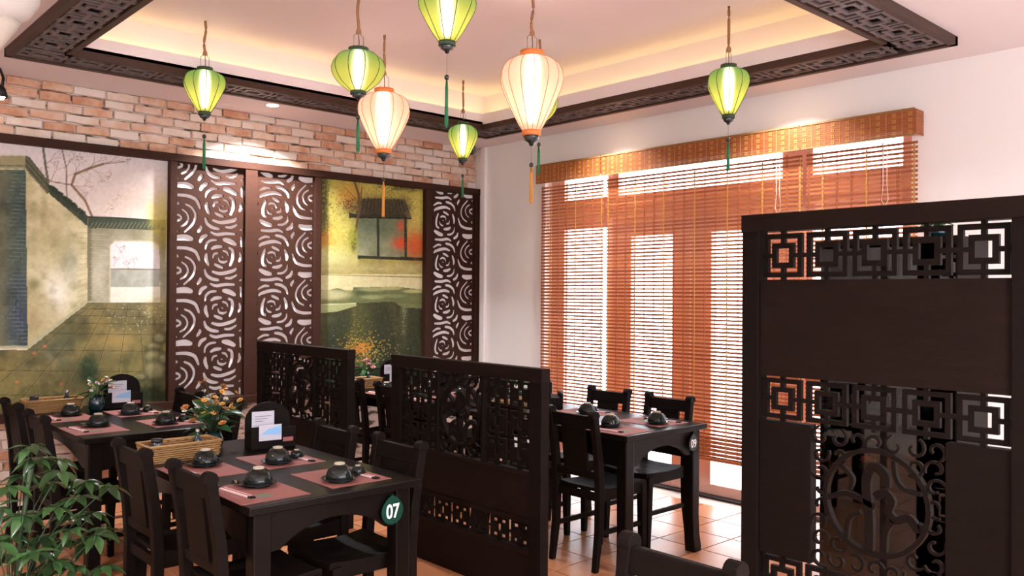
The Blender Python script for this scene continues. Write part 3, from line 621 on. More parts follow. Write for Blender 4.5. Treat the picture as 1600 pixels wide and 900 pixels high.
glazed('window_3',-4.16,-3.35,[(-4.07,-3.47,.09,TB),(-4.07,-3.47,TT,2.55)],[(-3.47,-3.35,0,2.6),(-4.16,-4.07,0,2.6),(-4.07,-3.47,0,.09),(-4.07,-3.47,TB,TT),(-4.07,-3.47,2.55,2.6)])
struct(M().box(.02,.2,-4.16,-.97,0,.012).build('trim_2',METALD))
# ------------------------------------------------------------------ bamboo blinds
def slat_mesh(w,h=.0155,t=.003):
    m=M(); m.box(-t/2,t/2,-w/2,w/2,-h/2,h/2); return m.mesh('slat',SLAT)
def blind(y0,y1,label,cord):
    b=thing('bamboo_blind',label,'blind',(-.055,(y0+y1)/2,0),0,None); w=y1-y0-.012
    sm=slat_mesh(w)
    n=74
    for k in range(n): place('slat',sm,b,(0,0,2.44-k*.0287),(0,random.uniform(-.12,.12),random.uniform(-.0008,.0008)))
    m=M()
    for k in range(11): m.box(.012,.015,-w/2,w/2,.318+k*.0143,.328+k*.0143)
    m.build('folded_slats',SLAT,b)
    M().box(-.008,.018,-w/2,w/2,.296,.318).build('bottom_rail',SLAT,b,bevel=.003); M().box(-.02,.03,-w/2,w/2,2.50,2.60).build('head_rail',SLAT,b)
    nc=max(2,round(w/.098)); 
    for k in range(nc+1):
        yy=-w/2+.02+(w-.04)*k/nc
        mm=M(); wd=.011 if k%3==0 else .005
        if k%3==0:
            for q in range(0,int(2.15/.0287)):
                z=.31+q*.0287; mm.box(-.005,-.0015,yy-wd/2,yy+wd/2,z+.004,z+.0247)
                mm.box(-.003,-.001,yy-.002,yy+.002,z,z+.0287)
        else:
            for s_ in (-.005,.004): mm.box(-.005,-.002,yy+s_,yy+s_+.0035,.30,2.46)
        mm.build('cord',CORDM if k%3==0 else CORDR,b)
    # valance: closely woven mat with yellow bands
    v=M()
    for k in range(12): v.box(-.062,-.058,-w/2-.012,w/2+.012,2.482+k*.0125,2.4935+k*.0125)
    if cord is not None and cord<-3.8:
        for k in range(12): v.box(-.062,.05,-w/2-.014,-w/2-.011,2.482+k*.0125,2.4935+k*.0125)
    vo=v.build('valance',SLAT,b)
    v=M(); v.box(-.066,-.0555,-w/2-.005,w/2+.005,2.628,2.640); v.box(-.066,-.0555,-w/2-.005,w/2+.005,2.473,2.482); v.box(-.06,.05,-w/2-.004,w/2+.004,2.628,2.636); v.build('edging',WICK,vo)
    v=M(); nb=max(4,round(w/.047))
    for k in range(nb):
        yy=-w/2+.02+(w-.04)*k/(nb-1)
        if k%2==0:
            for q in range(12):
                if q%3!=2: v.box(-.0645,-.0615,yy-.011,yy-.002,2.484+q*.0125,2.493+q*.0125); v.box(-.0645,-.0615,yy+.002,yy+.011,2.484+q*.0125,2.493+q*.0125)
        else: v.box(-.0645,-.0615,yy-.0015,yy+.0015,2.482,2.628)
    v.build('woven_bands',CORDM,vo)
    if cord is not None:
        c_=cord-(y0+y1)/2; loop=[(-.02,c_-.012,2.47),(-.02,c_-.012,2.2),(-.02,c_-.020,2.1),(-.02,c_,2.06),(-.02,c_+.02,2.1),(-.02,c_+.012,2.2),(-.02,c_+.012,2.47)]
        M().tube(loop,.0025,5).build('pull_cord',CORDW,b)
    return b
blind(-1.715,-.975,'narrow bamboo roll blind at the left end of the glazed doors',-1.08)
blind(-3.478,-1.735,'wide middle bamboo roll blind over the glazed doors',-3.30)
blind(-4.225,-3.49,'right bamboo roll blind half hidden behind the tall carved screen',-4.03)
# ------------------------------------------------------------------ ceiling fittings
def downlight(x,y,label,k=1.0):
    d=thing('downlight',label,'ceiling light',(x,y,ZC),0)
    M().lathe([(.043,-.001),(.058,-.004),(.060,0)],24).build('trim_ring',PLASTW,d)
    M().lathe([(.001,-.0035),(.043,-.003)],24).build('lens',GLOW,d)
    li=bpy.data.lights.new('downlight_lamp','AREA'); li.shape='DISK'; li.size=.09; li.energy=LIGHTS['down']*k; li.color=(.97,.97,1); li.spread=2.6 if k in (.42,1.002) else 2.1
    lo=bpy.data.objects.new('lamp',li); COL.objects.link(lo); lo.parent=d; lo.location=(0,0,-.012); return d
downlight(-2.343,-.409,'round recessed downlight over the brick wall',.8)
downlight(-.368,-1.876,'round recessed downlight above the left part of the blinds',.17)
downlight(-.36,-3.425,'round recessed downlight beside the hanging green lantern at right',.17)
for x,y in ((-4.55,-2.1),(-1.6,-6.0),(-1.5,-7.2),(-3.3,-6.9),(-6.5,-3.0),(-6.3,-6.2),(-4.7,-7.8)): tag(downlight(x,y,'added unseen downlight brightening the room from outside the frame',.42 if x>-2 else 1.002),group='added downlights out of view')  # lamps added out of view to brighten the walls and murals
s_=thing('ceiling_speaker','flat round speaker grille in the raised ceiling','speaker',(-2.105,-.80,3.2)); M().lathe([(.001,-.006),(.085,-.006),(.095,0)],28).build('grille',CEIL,s_); M().lathe([(.090,0),(.098,-.009),(.106,0)],28).build('rim',CEIL,s_)
s_=thing('smoke_detector','tiny white detector beside the round ceiling speaker','detector',(-1.98,-.70,3.2)); M().lathe([(.001,-.03),(.02,-.03),(.035,-.012),(.04,0)],16).build('cover',CEIL,s_)
s_=thing('security_camera','small grey dome security camera in the corner above the brick wall','security camera',(-.13,-.10,2.913))
M().lathe([(.0,-.022),(.035,-.022),(.04,0)],18).build('mount',CAMG,s_); M().lathe([(.0,-.085),(.018,-.08),(.034,-.06),(.040,-.04),(.036,-.022)],18).build('dome',CAMG,s_)
M().lathe([(.0,0),(.018,0),(.022,.02),(.022,.04)],14).build('lens',LENSM,s_,(-.03,-.03,-.06),(0,PI*.42,PI*.25))
s_=thing('dome_fixture','white rounded fixture with beige neck cut off at the top left corner','ceiling fixture',(-4.52,-2.14,ZC-.07))
M().lathe([(.0,-.20),(.08,-.19),(.15,-.15),(.185,-.09),(.19,-.05),(.17,.03),(.10,.07)],32).build('cover',PLASTW,s_)
M().lathe([(.025,0),(.035,.06),(.055,.16),(.058,.20)],16,cap=True).build('neck',BEIGE,s_,(-.01,.01,-.345),(.25,.35,0))
s_=thing('gooseneck_lamp','black gooseneck lamp with bright bulb at the left edge over the bricks','wall lamp',(-4.09,-.016,2.93))
M().lathe([(.0,0),(.03,0),(.03,-.016),(0,-.018)],14).build('wall_plate',METALD,s_,(-.06,0,-.04),(-PI/2,0,0))
M().tube([(-.06,0,-.04),(-.03,-.09,.0),(.0,-.17,-.03),(.008,-.22,-.09),(0,-.235,-.15)],.009,8).build('arm',METALD,s_)
M().lathe([(.012,.05),(.03,.03),(.045,-.03),(.043,-.03),(.0,.0)],16).build('lamp_shade',METALD,s_,(-.012,-.236,-.19)); M().lathe([(.0,-.045),(.02,-.04),(.03,-.02),(.02,.0)],14).build('bulb',GLOW,s_,(-.012,-.236,-.19))
# ------------------------------------------------------------------ lanterns
def shade_mesh(prof,R,n,me_mat,name='shade'):
    "fabric stretched between n ribs: slightly pinched lobes"
    m=M(); seg=6; rings=[]
    for r,z in prof:
        ring=[]
        for i in range(n*seg):
            a=2*PI*i/(n*seg); t=(i%seg)/seg; k=1-.035*math.sin(PI*t)*min(1,r/R)
            ring.append((r*k*math.cos(a),r*k*math.sin(a),z))
        rings.append(ring)
    m.loft(rings,False,True); return m
def lantern(x,y,ztop,zbot,R,kind,style,label,ztas,ceil=3.2,rot=0):
    t=thing('silk_lantern',label,'lantern',(x,y,ztop),rot)
    H=ztop-zbot; neck=R*.34; foot=R*.27
    if style=='round': pr=[(neck,0),(R*.62,-.06),(R*.88,-.18),(R*.99,-.34),(R,-.46),(R*.93,-.60),(R*.76,-.76),(R*.5,-.90),(foot,-1.0)]
    else: pr=[(neck,0),(R*.60,-.035),(R*.84,-.10),(R*.97,-.20),(R,-.30),(R*.96,-.40),(R*.83,-.54),(R*.63,-.72),(R*.45,-.87),(foot,-1.0)]
    hb=H*.80   # fabric height; the rest is collar and finial
    fine=[]
    for i in range(len(pr)-1):
        for s_ in (0,.5): fine.append((pr[i][0]*(1-s_)+pr[i+1][0]*s_,(pr[i][1]*(1-s_)+pr[i+1][1]*s_)*hb-H*.05))
    fine.append((pr[-1][0],pr[-1][1]*hb-H*.05))
    cur=catmull([(a,b*hb-H*.05) for a,b in pr],3)
    n=10 if kind=='g' else 14
    shade_mesh(cur,R,n,None).build('shade',SH_G if kind=='g' else SH_P,t)
    rm=GRIB if kind=='g' else ORIB
    pts=[(a+.0008,0,b) for a,b in cur]; rib=M().tube(pts,.0021,5).mesh('rib',rm)
    for k in range(n): place('rib',rib,t,(0,0,0),(0,0,2*PI*k/n))
    cm=GRING if kind=='g' else ORING; cz=-hb-H*.05
    M().lathe([(neck*.9,.004),(neck*1.12,.004),(neck*1.12,-H*.06),(neck*.9,-H*.06)],24).build('top_collar',cm,t); M().lathe([(foot*.9,cz+.006),(foot*1.12,cz+.006),(foot*1.12,cz-H*.045),(foot*.8,cz-H*.045)],24).build('bottom_collar',cm,t)
    z0=cz-H*.045
    M().lathe([(foot*.9,z0),(foot*1.0,z0-H*.015),(foot*.8,z0-H*.03),(foot*.85,z0-H*.045),(foot*.35,z0-H*.075),(foot*.22,z0-H*.105),(.001,z0-H*.11)],20).build('finial',BEADM,t)
    # bulb, wire bail, rope
    M().lathe([(.001,-.01),(R*.10,-.02),(R*.17,-.06),(R*.15,-hb*.66),(R*.09,-hb*.82),(.001,-hb*.84)],14,(0,0,-H*.08)).build('bulb',BULB,t)
    wh=.085 if R<.15 else .10; wr=neck*.62
    M().tube([(-wr,0,0),(-wr,0,wh*.8),(-wr*.3,0,wh),(wr*.3,0,wh),(wr,0,wh*.8),(wr,0,0)],.0017,5).build('wire_bail',WIRE,t)
    M().tube([(0,0,-H*.1),(.003,.0,wh*.4),(0,0,wh*1.0)],.0025,6).build('flex',WIRE,t)
    top=ceil-ztop; N=10; ph=random.random()*6
    pts=[(.006*math.sin(ph+i*.6)*math.sin(PI*i/N),.005*math.sin(ph*2+i*.5)*math.sin(PI*i/N),wh*.97+(top-wh*.97)*i/N) for i in range(N+1)]
    M().tube(pts,[.016]+[.0085]*N,8).build('rope',ROPE,t)
    M().lathe([(.0,.0),(.013,.004),(.015,.016),(.010,.03)],12,(0,0,wh*.93)).build('knot',ROPE,t)
    zt=ztas-ztop; zf=z0-H*.11; zbead=zf-(zf-zt)*(.32)
    M().tube([(0,0,zf),(0,0,zbead)],.0009,4).build('thread',WIRE,t)
    M().lathe([(.001,.013),(.009,.010),(.013,0),(.009,-.010),(.001,-.013)],14,(0,0,zbead)).build('bead',BEADM,t)
    tm=M(); rr=random.Random(int(x*100))
    for k in range(12):
        a=2*PI*k/12; e_=rr.uniform(.006,.010); tm.tube([(.002*math.cos(a),.002*math.sin(a),zbead-.012),(e_*.8*math.cos(a),e_*.8*math.sin(a),zbead-.05),(e_*math.cos(a),e_*math.sin(a),zt+rr.uniform(0,.02))],.0022,4)
    tm.build('tassel',TASG if kind=='g' else TASO,t)
    return t
lantern(-3.158,-1.117,2.903,2.575,.127,'g','drop','small green pear-shaped lantern hanging alone at far left',2.268)
lantern(-2.846,-2.398,2.820,2.545,.142,'g','round','round squat green lantern left of the peach lanterns',2.254)
lantern(-2.182,-1.658,2.841,2.370,.170,'p','drop','peach lantern with orange tassel, the left and lower of the two',1.999)
lantern(-2.776,-3.081,3.01,2.670,.140,'g','drop','large green lantern cut off by the top edge of the picture',2.307)
lantern(-1.058,-1.102,2.863,2.525,.117,'g','drop','smallest green lantern hanging in front of the brick wall corner',2.261)
lantern(-1.992,-2.862,2.878,2.345,.178,'p','drop','largest peach lantern with orange tassel, right and nearer of the two',2.010)
lantern(-1.38,-2.296,2.905,2.60,.125,'g','round','green lantern almost hidden behind the largest peach lantern',2.290)
lantern(-1.034,-3.53,2.852,2.505,.123,'g','drop','green pear-shaped lantern hanging alone at right before the blinds',2.229)
# ------------------------------------------------------------------ carved partition screens (plane x = -2.445 faces the camera)
XS=-2.445
def fr_screen(u,v,t): return (t,u,v)
def scrolls(m,y0,y1,z0,z1,cy,cz,R,seed,t0,t1,pitch=.062):
    r=random.Random(seed); ny=max(1,round((y1-y0)/pitch)); nz=max(1,round((z1-z0)/pitch))
    for i in range(ny):
        for j in range(nz):
            y=y0+(i+.5)*(y1-y0)/ny; z=z0+(j+.5)*(z1-z0)/nz
            if math.hypot(y-cy,z-cz)<R+.006: continue
            s=1 if (i+j)%2 else -1; a0=r.uniform(0,6.28) if False else (i*1.57+j*.8)
            pts=[]
            for k in range(15):
                t=k/14; rad=pitch*(.16+.42*t); a=a0+s*t*5.2; pts.append((y+rad*math.cos(a),z+rad*math.sin(a)))
            m.ribbon(pts,[.011-.004*abs(k-7)/7 for k in range(15)],t0,t1,fr_screen)
def medallion(par,y0,y1,z0,z1,cy,cz,R,seed):
    m=M(); scrolls(m,y0,y1,z0,z1,cy,cz,R,seed,XS+.016,XS+.030); m.build('scroll_carving',WOOD,par)['kind']='stuff'
    m=M(); pts=[(cy+R*math.cos(2*PI*k/40),cz+R*math.sin(2*PI*k/40)) for k in range(41)]; m.ribbon(pts,.016,XS+.006,XS+.034,fr_screen)
    o=m.build('carved_ring',WOOD,par)
    m=M(); s=R/.175
    def rb(P,w): m.ribbon(catmull([(cy-a*s,cz+b*s) for a,b in P],4),w*s,XS+.010,XS+.030,fr_screen)
    rb([(-.02,-.165),(-.02,-.05),(-.03,.06),(-.01,.12),(.03,.10),(.035,.06)],.030)        # tall hooked stroke
    rb([(-.165,-.01),(-.10,.015),(-.04,.0),(.0,-.015)],.018)
    rb([(.0,.02),(.03,.04),(.055,.015),(.045,-.02),(.07,-.045),(.11,-.03),(.14,-.06),(.155,-.045)],.026)
    rb([(.03,-.16),(.035,-.09),(.06,-.05)],.020); rb([(-.10,-.135),(-.09,-.07),(-.05,-.04)],.016); rb([(.06,.15),(.07,.09),(.10,.06),(.15,.055)],.014); rb([(-.12,.11),(-.08,.07),(-.09,.03)],.014)
    m.build('carved_emblem',WOOD,par)
def low_screen(y0,label):
    "1.27 m wide, 1.15 m high; y0 is its near end, it runs to y0+1.265"
    t=thing('carved_screen',label,'partition screen',(XS+.025,y0+.63,0)); off=-Vector((XS+.025,y0+.63,0))
    def B(mm,name,mt,bevel=.003): 
        o=mm.build(name,mt,t,tuple(off),bevel=bevel); return o
    y1=y0+1.265; a=y0+.085; b=y1-.085
    B(M().box(XS,XS+.055,y0,y0+.085,0,1.137),'post',WOOD); B(M().box(XS,XS+.055,y1-.085,y1,0,1.137),'post',WOOD)
    B(M().box(XS-.002,XS+.057,y0-.004,y1+.004,1.072,1.140),'top_rail',WOODH)
    B(M().box(XS+.006,XS+.049,a,b,0,.22),'bottom_panel',WOODH); B(M().box(XS+.006,XS+.049,a,b,.395,.62),'middle_panel',WOODH)
    B(M().box(XS+.0,XS+.055,a,b,.22,.246),'rail',WOODH); B(M().box(XS,XS+.055,a,b,.372,.395),'rail',WOODH); B(M().box(XS,XS+.055,a,b,.605,.628),'rail',WOODH)
    mk,us,vs=tiled(MB,WBX,WBY,7,1,b-a,.126,a,.246); m=M(); lattice(mk,us,vs,XS+.018,XS+.030,fr_screen,m); o=m.build('lattice_strip',WOOD,t,tuple(off))
    ya,yb=a+.365,b-.365
    for u0,u1 in ((a,ya-.02),(yb+.02,b)):
        mk,us,vs=tiled(MB,WBX,WBY,2,3,u1-u0,.444,u0,.628); m=M(); lattice(mk,us,vs,XS+.018,XS+.030,fr_screen,m); m.build('lattice_panel',WOOD,t,tuple(off))
    B(M().box(XS+.002,XS+.053,ya-.02,ya,.628,1.072),'divider',WOOD); B(M().box(XS+.002,XS+.053,yb,yb+.02,.628,1.072),'divider',WOOD)
    h=bpy.data.objects.new('carved_medallion',None); COL.objects.link(h); h.parent=t; h.location=off
    medallion(h,ya,yb,.632,1.068,(ya+yb)/2,.852,.160,3)
    return t
low_screen(-3.415,'low dark carved screen standing nearest, behind the chairs of the foreground table')
low_screen(-1.665,'low dark carved screen farther back beside the rose panels')
t=thing('tall_carved_screen','tall dark carved wooden screen filling the right side','partition screen',(XS+.03,-5.03,0)); off=(-XS-.03,5.03,0)
ty0,ty1=-5.545,-4.515; a,b=-5.452,-4.585
def B(mm,name,mt=WOOD,bevel=.003): return mm.build(name,mt,t,off,bevel=bevel)
B(M().box(XS,XS+.07,ty0,a,0,1.80),'post'); B(M().box(XS,XS+.07,b,ty1,0,1.80),'post'); B(M().box(XS-.003,XS+.073,ty0-.004,ty1+.004,1.745,1.812),'top_rail',WOODH)
B(M().box(XS+.012,XS+.058,a,b,1.20,1.562),'solid_panel',WOODH); B(M().box(XS+.012,XS+.058,-4.795,b,.53,1.032),'side_panel'); B(M().box(XS+.012,XS+.058,a,-5.258,.53,1.032),'side_panel'); B(M().box(XS+.012,XS+.058,a,b,.0,.352),'bottom_panel',WOODH)
for u0,v0,h_ in ((a,1.562,.183),(a,1.032,.168),(a,.352,.178)):
    mk,us,vs=tiled(motA(),WA,WA,5,1,b-a-.07 if False else b-a,h_,u0,v0); m=M(); lattice(mk,us,vs,XS+.026,XS+.044,fr_screen,m); m.build('lattice_strip',WOOD,t,off)
h=bpy.data.objects.new('carved_medallion',None); COL.objects.link(h); h.parent=t; h.location=off
medallion(h,-5.258,-4.795,.535,1.028,-5.03,.795,.178,8)
# ------------------------------------------------------------------ furniture
def make_table(loc,label):
    t=thing('dining_table',label,'table',loc,0)
    L,Wd,z=1.35,.735,.75; hx,hy=Wd/2,L/2
    M().box(-hx,hx,-hy,hy,z-.032,z).build('tabletop',BLACKW,t,bevel=.005)
    def apr(x0,x1,y0,y1,along):
        m=M(); n=12; top=z-.032; pts=[]
        u0,u1=(x0,x1) if along=='x' else (y0,y1)
        low=[(u0+(u1-u0)*i/n, top-.15+.085*math.sin(PI*min(1,max(0,(i/n-.08)/.84)))**.7) for i in range(n+1)]
        poly=low+[(u1,top),(u0,top)]
        if along=='x': m.prism(poly,y0,y1,'y')
        else: m.prism(poly,x0,x1,'x')
        m.build('apron',BLACKW,t)
    e=.035
    apr(-hx+e+.06,hx-e-.06,-hy+e+.01,-hy+e+.032,'x'); apr(-hx+e+.06,hx-e-.06,hy-e-.032,hy-e-.01,'x')
    apr(-hx+e+.01,-hx+e+.032,-hy+e+.06,hy-e-.06,'y'); apr(hx-e-.032,hx-e-.01,-hy+e+.06,hy-e-.06,'y')
    for sx in (-1,1):
        for sy in (-1,1):
            cx,cy=sx*(hx-e-.030),sy*(hy-e-.030); r=.034; rings=[]
            for zz,k,o_ in ((z-.032,1,0),(.45,1,0),(.22,.96,0),(.10,.98,.003),(.03,1.04,.008),(0,1.0,.008)):
                c_=[(cx+sx*o_+a_*r*k,cy+sy*o_+b_*r*k,zz) for a_,b_ in ((-1,-1),(1,-1),(1,1),(-1,1))]; rings.append(c_)
            M().loft(rings,True,False).build('leg',BLACKW,t,bevel=.006)
    return register(t)
def make_chair():
    t=thing('dining_chair','x','chair')      # faces +x, origin at seat centre on the floor
    D,Wc=.40,.36; hw=Wc/2
    m=M(); rings=[]
    for x,z in ((-.17,.445),(-.10,.435),(0,.43),(.12,.436),(.20,.442),(.21,.438)): rings.append([(x,-hw*.96,z-.022),(x,hw*.96,z-.022),(x,hw*.96,z+.004),(x,hw*.4,z-.004),(x,-hw*.4,z-.004),(x,-hw*.96,z+.004)])
    m.loft(rings,True,False).build('seat',WOOD,t,bevel=.003)
    for s in (-1,1):
        cy=s*(hw-.018)
        prof=[(.19,0),(.185,.22),(.18,.425)]; m=M(); m.loft([[(x+a*w_,cy+b*w_,z) for a,b in ((-1,-1),(1,-1),(1,1),(-1,1))] for (x,z),w_ in zip(prof,(.015,.020,.021))],True,False).build('front_leg',WOOD,t,bevel=.003)
        prof=[(-.215,0,.016),(-.185,.22,.020),(-.18,.43,.022),(-.195,.62,.021),(-.225,.80,.020),(-.232,.845,.021)]
        m=M(); m.loft([[(x+a*w_,cy+b*w_*.95,z) for a,b in ((-1,-1),(1,-1),(1,1),(-1,1))] for x,z,w_ in prof],True,False).build('rear_post',WOOD,t,bevel=.004)
        M().prism([(-.232+.028*math.cos(k*PI/8)-.002,.845+.028*math.sin(k*PI/8)) for k in range(-1,10)],cy-.021,cy+.021,'y').build('finial',WOOD,t,bevel=.003)
        M().box(-.17,.175,cy-.011,cy+.011,.375,.420).build('seat_rail',WOOD,t)
        M().box(-.19,.18,cy-.009,cy+.009,.19,.215).build('stretcher',WOOD,t)
    M().box(.168,.188,-hw+.03,hw-.03,.375,.420).build('front_apron',WOOD,t); M().box(-.188,-.168,-hw+.03,hw-.03,.375,.420).build('rear_apron',WOOD,t)
    def lean(v): x,y,z=v; return (x-(z-.43)*.115 if z>.43 else x,y,z)
    M().box(-.195,-.170,-hw+.030,hw-.030,.770,.842,lean).build('top_rail',WOOD,t,bevel=.005); M().box(-.190,-.172,-hw+.030,hw-.030,.495,.535,lean).build('lower_rail',WOOD,t,bevel=.003)
    M().box(-.188,-.174,-.088,.088,.535,.770,lean).build('splat',WOOD,t)
    return register(t)
# name, x0, y0 (near corner)
TAB={'07':(-3.99,-3.545),'bl':(-4.0,-1.69),'09':(-1.824,-3.435),'08':(-1.824,-1.66)}
t0=None
for k,(x,y) in TAB.items():
    lab={'07':'dark wooden table with the green badge 07 in the foreground','bl':'dark wooden table under the alley mural at far left','09':'dark wooden table marked 09 in front of the blinds','08':'dark wooden table behind the gap between the two low screens'}[k]
    loc=(x+.3675,y+.675,0)
    if t0 is None: t0=make_table(loc,lab)
    else: dup(t0,loc,0,lab)
c0=None
def chair(x,y,face,label,j=0):
    global c0
    loc=(x+face*.232,y,0) ; rz=(0 if face>0 else PI)+j     # x,y given for the backrest top
    if c0 is None: c0=make_chair(); c0.location=loc; c0.rotation_euler=(0,0,rz); c0['label']=label; return c0
    return dup(c0,loc,rz,label)
chair(-4.085,-3.268,1,'nearest dark chair in front on the left side of the foreground table'); chair(-4.09,-2.66,1,'dark chair second on the left side of the foreground table, beside the basket')
chair(-3.155,-3.245,-1,'dark chair at the right side of the foreground table by its badge'); chair(-3.15,-2.70,-1,'dark chair behind on the right side of the foreground table, before the low screen')
chair(-4.15,-1.41,1,'dark chair nearest on the left of the alley mural table'); chair(-4.13,-.78,1,'dark chair beside the wall at the left end of the alley mural table')
chair(-3.12,-1.40,-1,'dark chair at the right near side of the alley mural table'); chair(-3.13,-.85,-1,'dark chair at the right far side of the alley mural table')
chair(-1.895,-3.10,1,'dark chair with its back to us at the left of the table by the blinds'); chair(-1.89,-2.50,1,'dark chair behind the low screen on the left of the table by the blinds')
chair(-.90,-2.51,-1,'left of the two dark chairs between the window table and the blinds'); chair(-.90,-3.015,-1,'right of the two dark chairs between the window table and the blinds')
chair(-1.90,-1.35,1,'dark chair seen in the gap between the two low screens'); chair(-1.90,-.80,1,'dark chair far back in the gap before the pond mural'); chair(-.90,-1.35,-1,'dark chair behind table 08 near the corner window'); chair(-.90,-.80,-1,'dark chair farthest in the corner behind table 08')
chair(-3.56,-5.04,-1,'dark chair at the bottom edge in front of the tall screen')
# number badges on table legs
def badge(x,y,z,txt,s,nx,label,par):
    t=thing('number_badge',label,'badge',(x,y,z),0)
    n=16; pts=[(.052*s*math.cos(2*PI*k/n),.052*s*math.sin(2*PI*k/n)) for k in range(n)]; pts[4]=(0,.066*s); pts[3]=(.022*s,.052*s); pts[5]=(-.022*s,.052*s)
    M().prism(pts,-.004,0,'y').build('plate',BADGE if txt=='07' else BADGED,t)
    cu=bpy.data.curves.new('digits','FONT'); cu.body=txt; cu.size=.062*s; cu.align_x='CENTER'; cu.align_y='CENTER'; cu.extrude=.0008; cu.offset=.0012*s
    tmp=bpy.data.objects.new('tmp',cu); COL.objects.link(tmp); dg=bpy.context.evaluated_depsgraph_get(); dg.update(); me=bpy.data.meshes.new_from_object(tmp.evaluated_get(dg)); bpy.data.objects.remove(tmp); me.materials.clear(); me.materials.append(TXT)
    o=place('digits',me,t); o.location=(0,-.0055,-.002); o.rotation_euler=(PI/2,0,0); o.scale=(1.0,1.25,1)
badge(-3.378,-3.519,.634,'07',1.0,0,'round green badge reading 07 on the front of the foreground table',None)
badge(-1.196,-3.409,.640,'09',.85,0,'dark badge reading 09 on the leg of the table by the blinds',None)
# ------------------------------------------------------------------ place settings
def make_set():
    d={}
    t=thing('placemat','x','placemat'); m=M(); m.box(-.135,.135,-.165,.165,0,.002); m.build('mat',MATM,t)
    m=M()
    for k in range(8):
        a=k*PI/4; m.add([(.0,.0,.0026),(.024*math.cos(a-.3),.024*math.sin(a-.3),.0026),(.036*math.cos(a),.036*math.sin(a),.0026),(.024*math.cos(a+.3),.024*math.sin(a+.3),.0026)],[(0,1,2,3)])
    m.build('printed_rosette',GREENP,t,(-.01,-.085,0)); register(t); d['mat']=t
    t=thing('saucer_plate','x','plate'); M().lathe([(.001,.004),(.045,.004),(.068,.012),(.072,.015),(.070,.016),(.044,.008),(.001,.008)],28).build('plate',PLATE,t); M().lathe([(.028,0),(.045,0),(.047,.005),(.028,.005)],24).build('foot',PLATE,t); register(t); d['plate']=t
    t=thing('rice_bowl','x','bowl'); M().lathe([(.053,0),(.0545,.004),(.053,.016),(.045,.036),(.032,.050),(.022,.055),(.0,.055)],28).build('body',CERAM,t)
    M().lathe([(.018,.053),(.0205,.053),(.0215,.061),(.0185,.061),(.0175,.055)],24).build('foot_ring',RIMM,t); register(t); d['bowl']=t
    t=thing('tea_cup','x','cup'); M().lathe([(.026,0),(.028,.004),(.027,.014),(.022,.024),(.014,.030),(.0,.030)],22).build('body',CERAM,t); M().lathe([(.009,.029),(.011,.029),(.011,.034),(.008,.034)],16).build('foot_ring',RIMM,t); register(t); d['cup']=t
    t=thing('sauce_dish','x','dish'); M().lathe([(.001,.003),(.020,.0),(.032,.008),(.038,.013),(.036,.0135),(.026,.007),(.001,.006)],24).build('dish',CERAM,t); register(t); d['dish']=t
    t=thing('soup_spoon','x','spoon'); m=M(); rings=[]
    for x,w_,zz in ((-.062,.012,.012),(-.05,.020,.006),(-.035,.020,.005),(-.022,.010,.008),(.01,.006,.014),(.055,.008,.017),(.062,.006,.016)): rings.append([(x,-w_,zz+.003),(x,0,zz),(x,w_,zz+.003),(x,0,zz+.0025)])
    m.loft(rings,True,True).build('spoon',CERAM,t); register(t); d['spoon']=t
    t=thing('chopsticks','x','chopsticks'); M().box(-.0125,.0125,-.11,.085,.0,.007).build('paper_sleeve',PAPER,t,bevel=.002); M().box(-.004,.004,-.11,.085,.007,.0075).build('red_stripe',PAPERR,t)
    for s in (-1,1): M().box(s*.006-.0035,s*.006+.0035,-.135,.115,.001,.0062).build('stick',DARK,t)
    register(t); d['chop']=t
    return d
ST=make_set(); used=set(); zt=.7505
def put(k,x,y,z,rz,label):
    if k not in used: used.add(k); o=ST[k]; o.location=(x,y,z); o.rotation_euler=(0,0,rz); o['label']=label; return o
    return dup(ST[k],(x,y,z),rz,label)
def setting(x,y,side,where,cup=True,rose=True,chop=True):
    "side -1: diner sits at -x; +1: at +x"
    s=side; r=0 if s<0 else PI
    put('mat',x,y,zt,r,f'dull red placemat {where}')
    def L(a,b): return (x-s*a,y-s*b)
    p_=L(.045,.075) if s<0 else L(.05,.075)
    put('plate',*p_,zt+.0021,0,f'dark saucer plate {where}'); put('bowl',*p_,zt+.0145,random.uniform(0,6),f'black glazed bowl upside down {where}')
    if s>0 or cup:
        q=L(-.07,.02) if s>0 else L(.0,.215); zz=.0021 if s>0 else .0005
        if s<0: q=(p_[0]+.06,p_[1]+.085)
        put('dish',*q,zt+zz,0,f'small dark dish under the cup {where}'); put('cup',*q,zt+zz+.0065,0,f'small upturned tea cup {where}')
    if chop:
        q=L(-.075,.03); put('chop',*q,zt+.0021,r+(.10 if s<0 else -.10) if s<0 else r+.02 if False else r+.10,f'chopsticks in a pink paper sleeve {where}')
        q=L(-.025,.10 if s<0 else -.06); put('spoon',*q,zt+.003,PI/2*(-1 if s<0 else 1)-.25,f'dark soup spoon {where}')
N7=('at near left of the foreground table','at far left of the foreground table','at near right of the foreground table','at far right of the foreground table')
setting(-3.86,-3.325,-1,N7[0],cup=False); setting(-3.86,-2.825,-1,N7[1]); setting(-3.485,-3.305,1,N7[2]); setting(-3.505,-2.825,1,N7[3])
NB=('at near left of the mural table','at far left of the mural table','at near right of the mural table','at far right of the mural table')
setting(-3.87,-1.40,-1,NB[0],cup=False); setting(-3.865,-.86,-1,NB[1],cup=False); setting(-3.46,-1.40,1,NB[2]); setting(-3.48,-.88,1,NB[3])
N9=('at near left of the window table','at far left of the window table','at near right of the window table','at far right of the window table')
setting(-1.69,-3.24,-1,N9[0],cup=False); setting(-1.69,-2.75,-1,N9[1],cup=False); setting(-1.30,-3.19,1,N9[2]); setting(-1.32,-2.66,1,N9[3])
N8=('at near left of the corner table','at far left of the corner table','at near right of the corner table','at far right of the corner table')
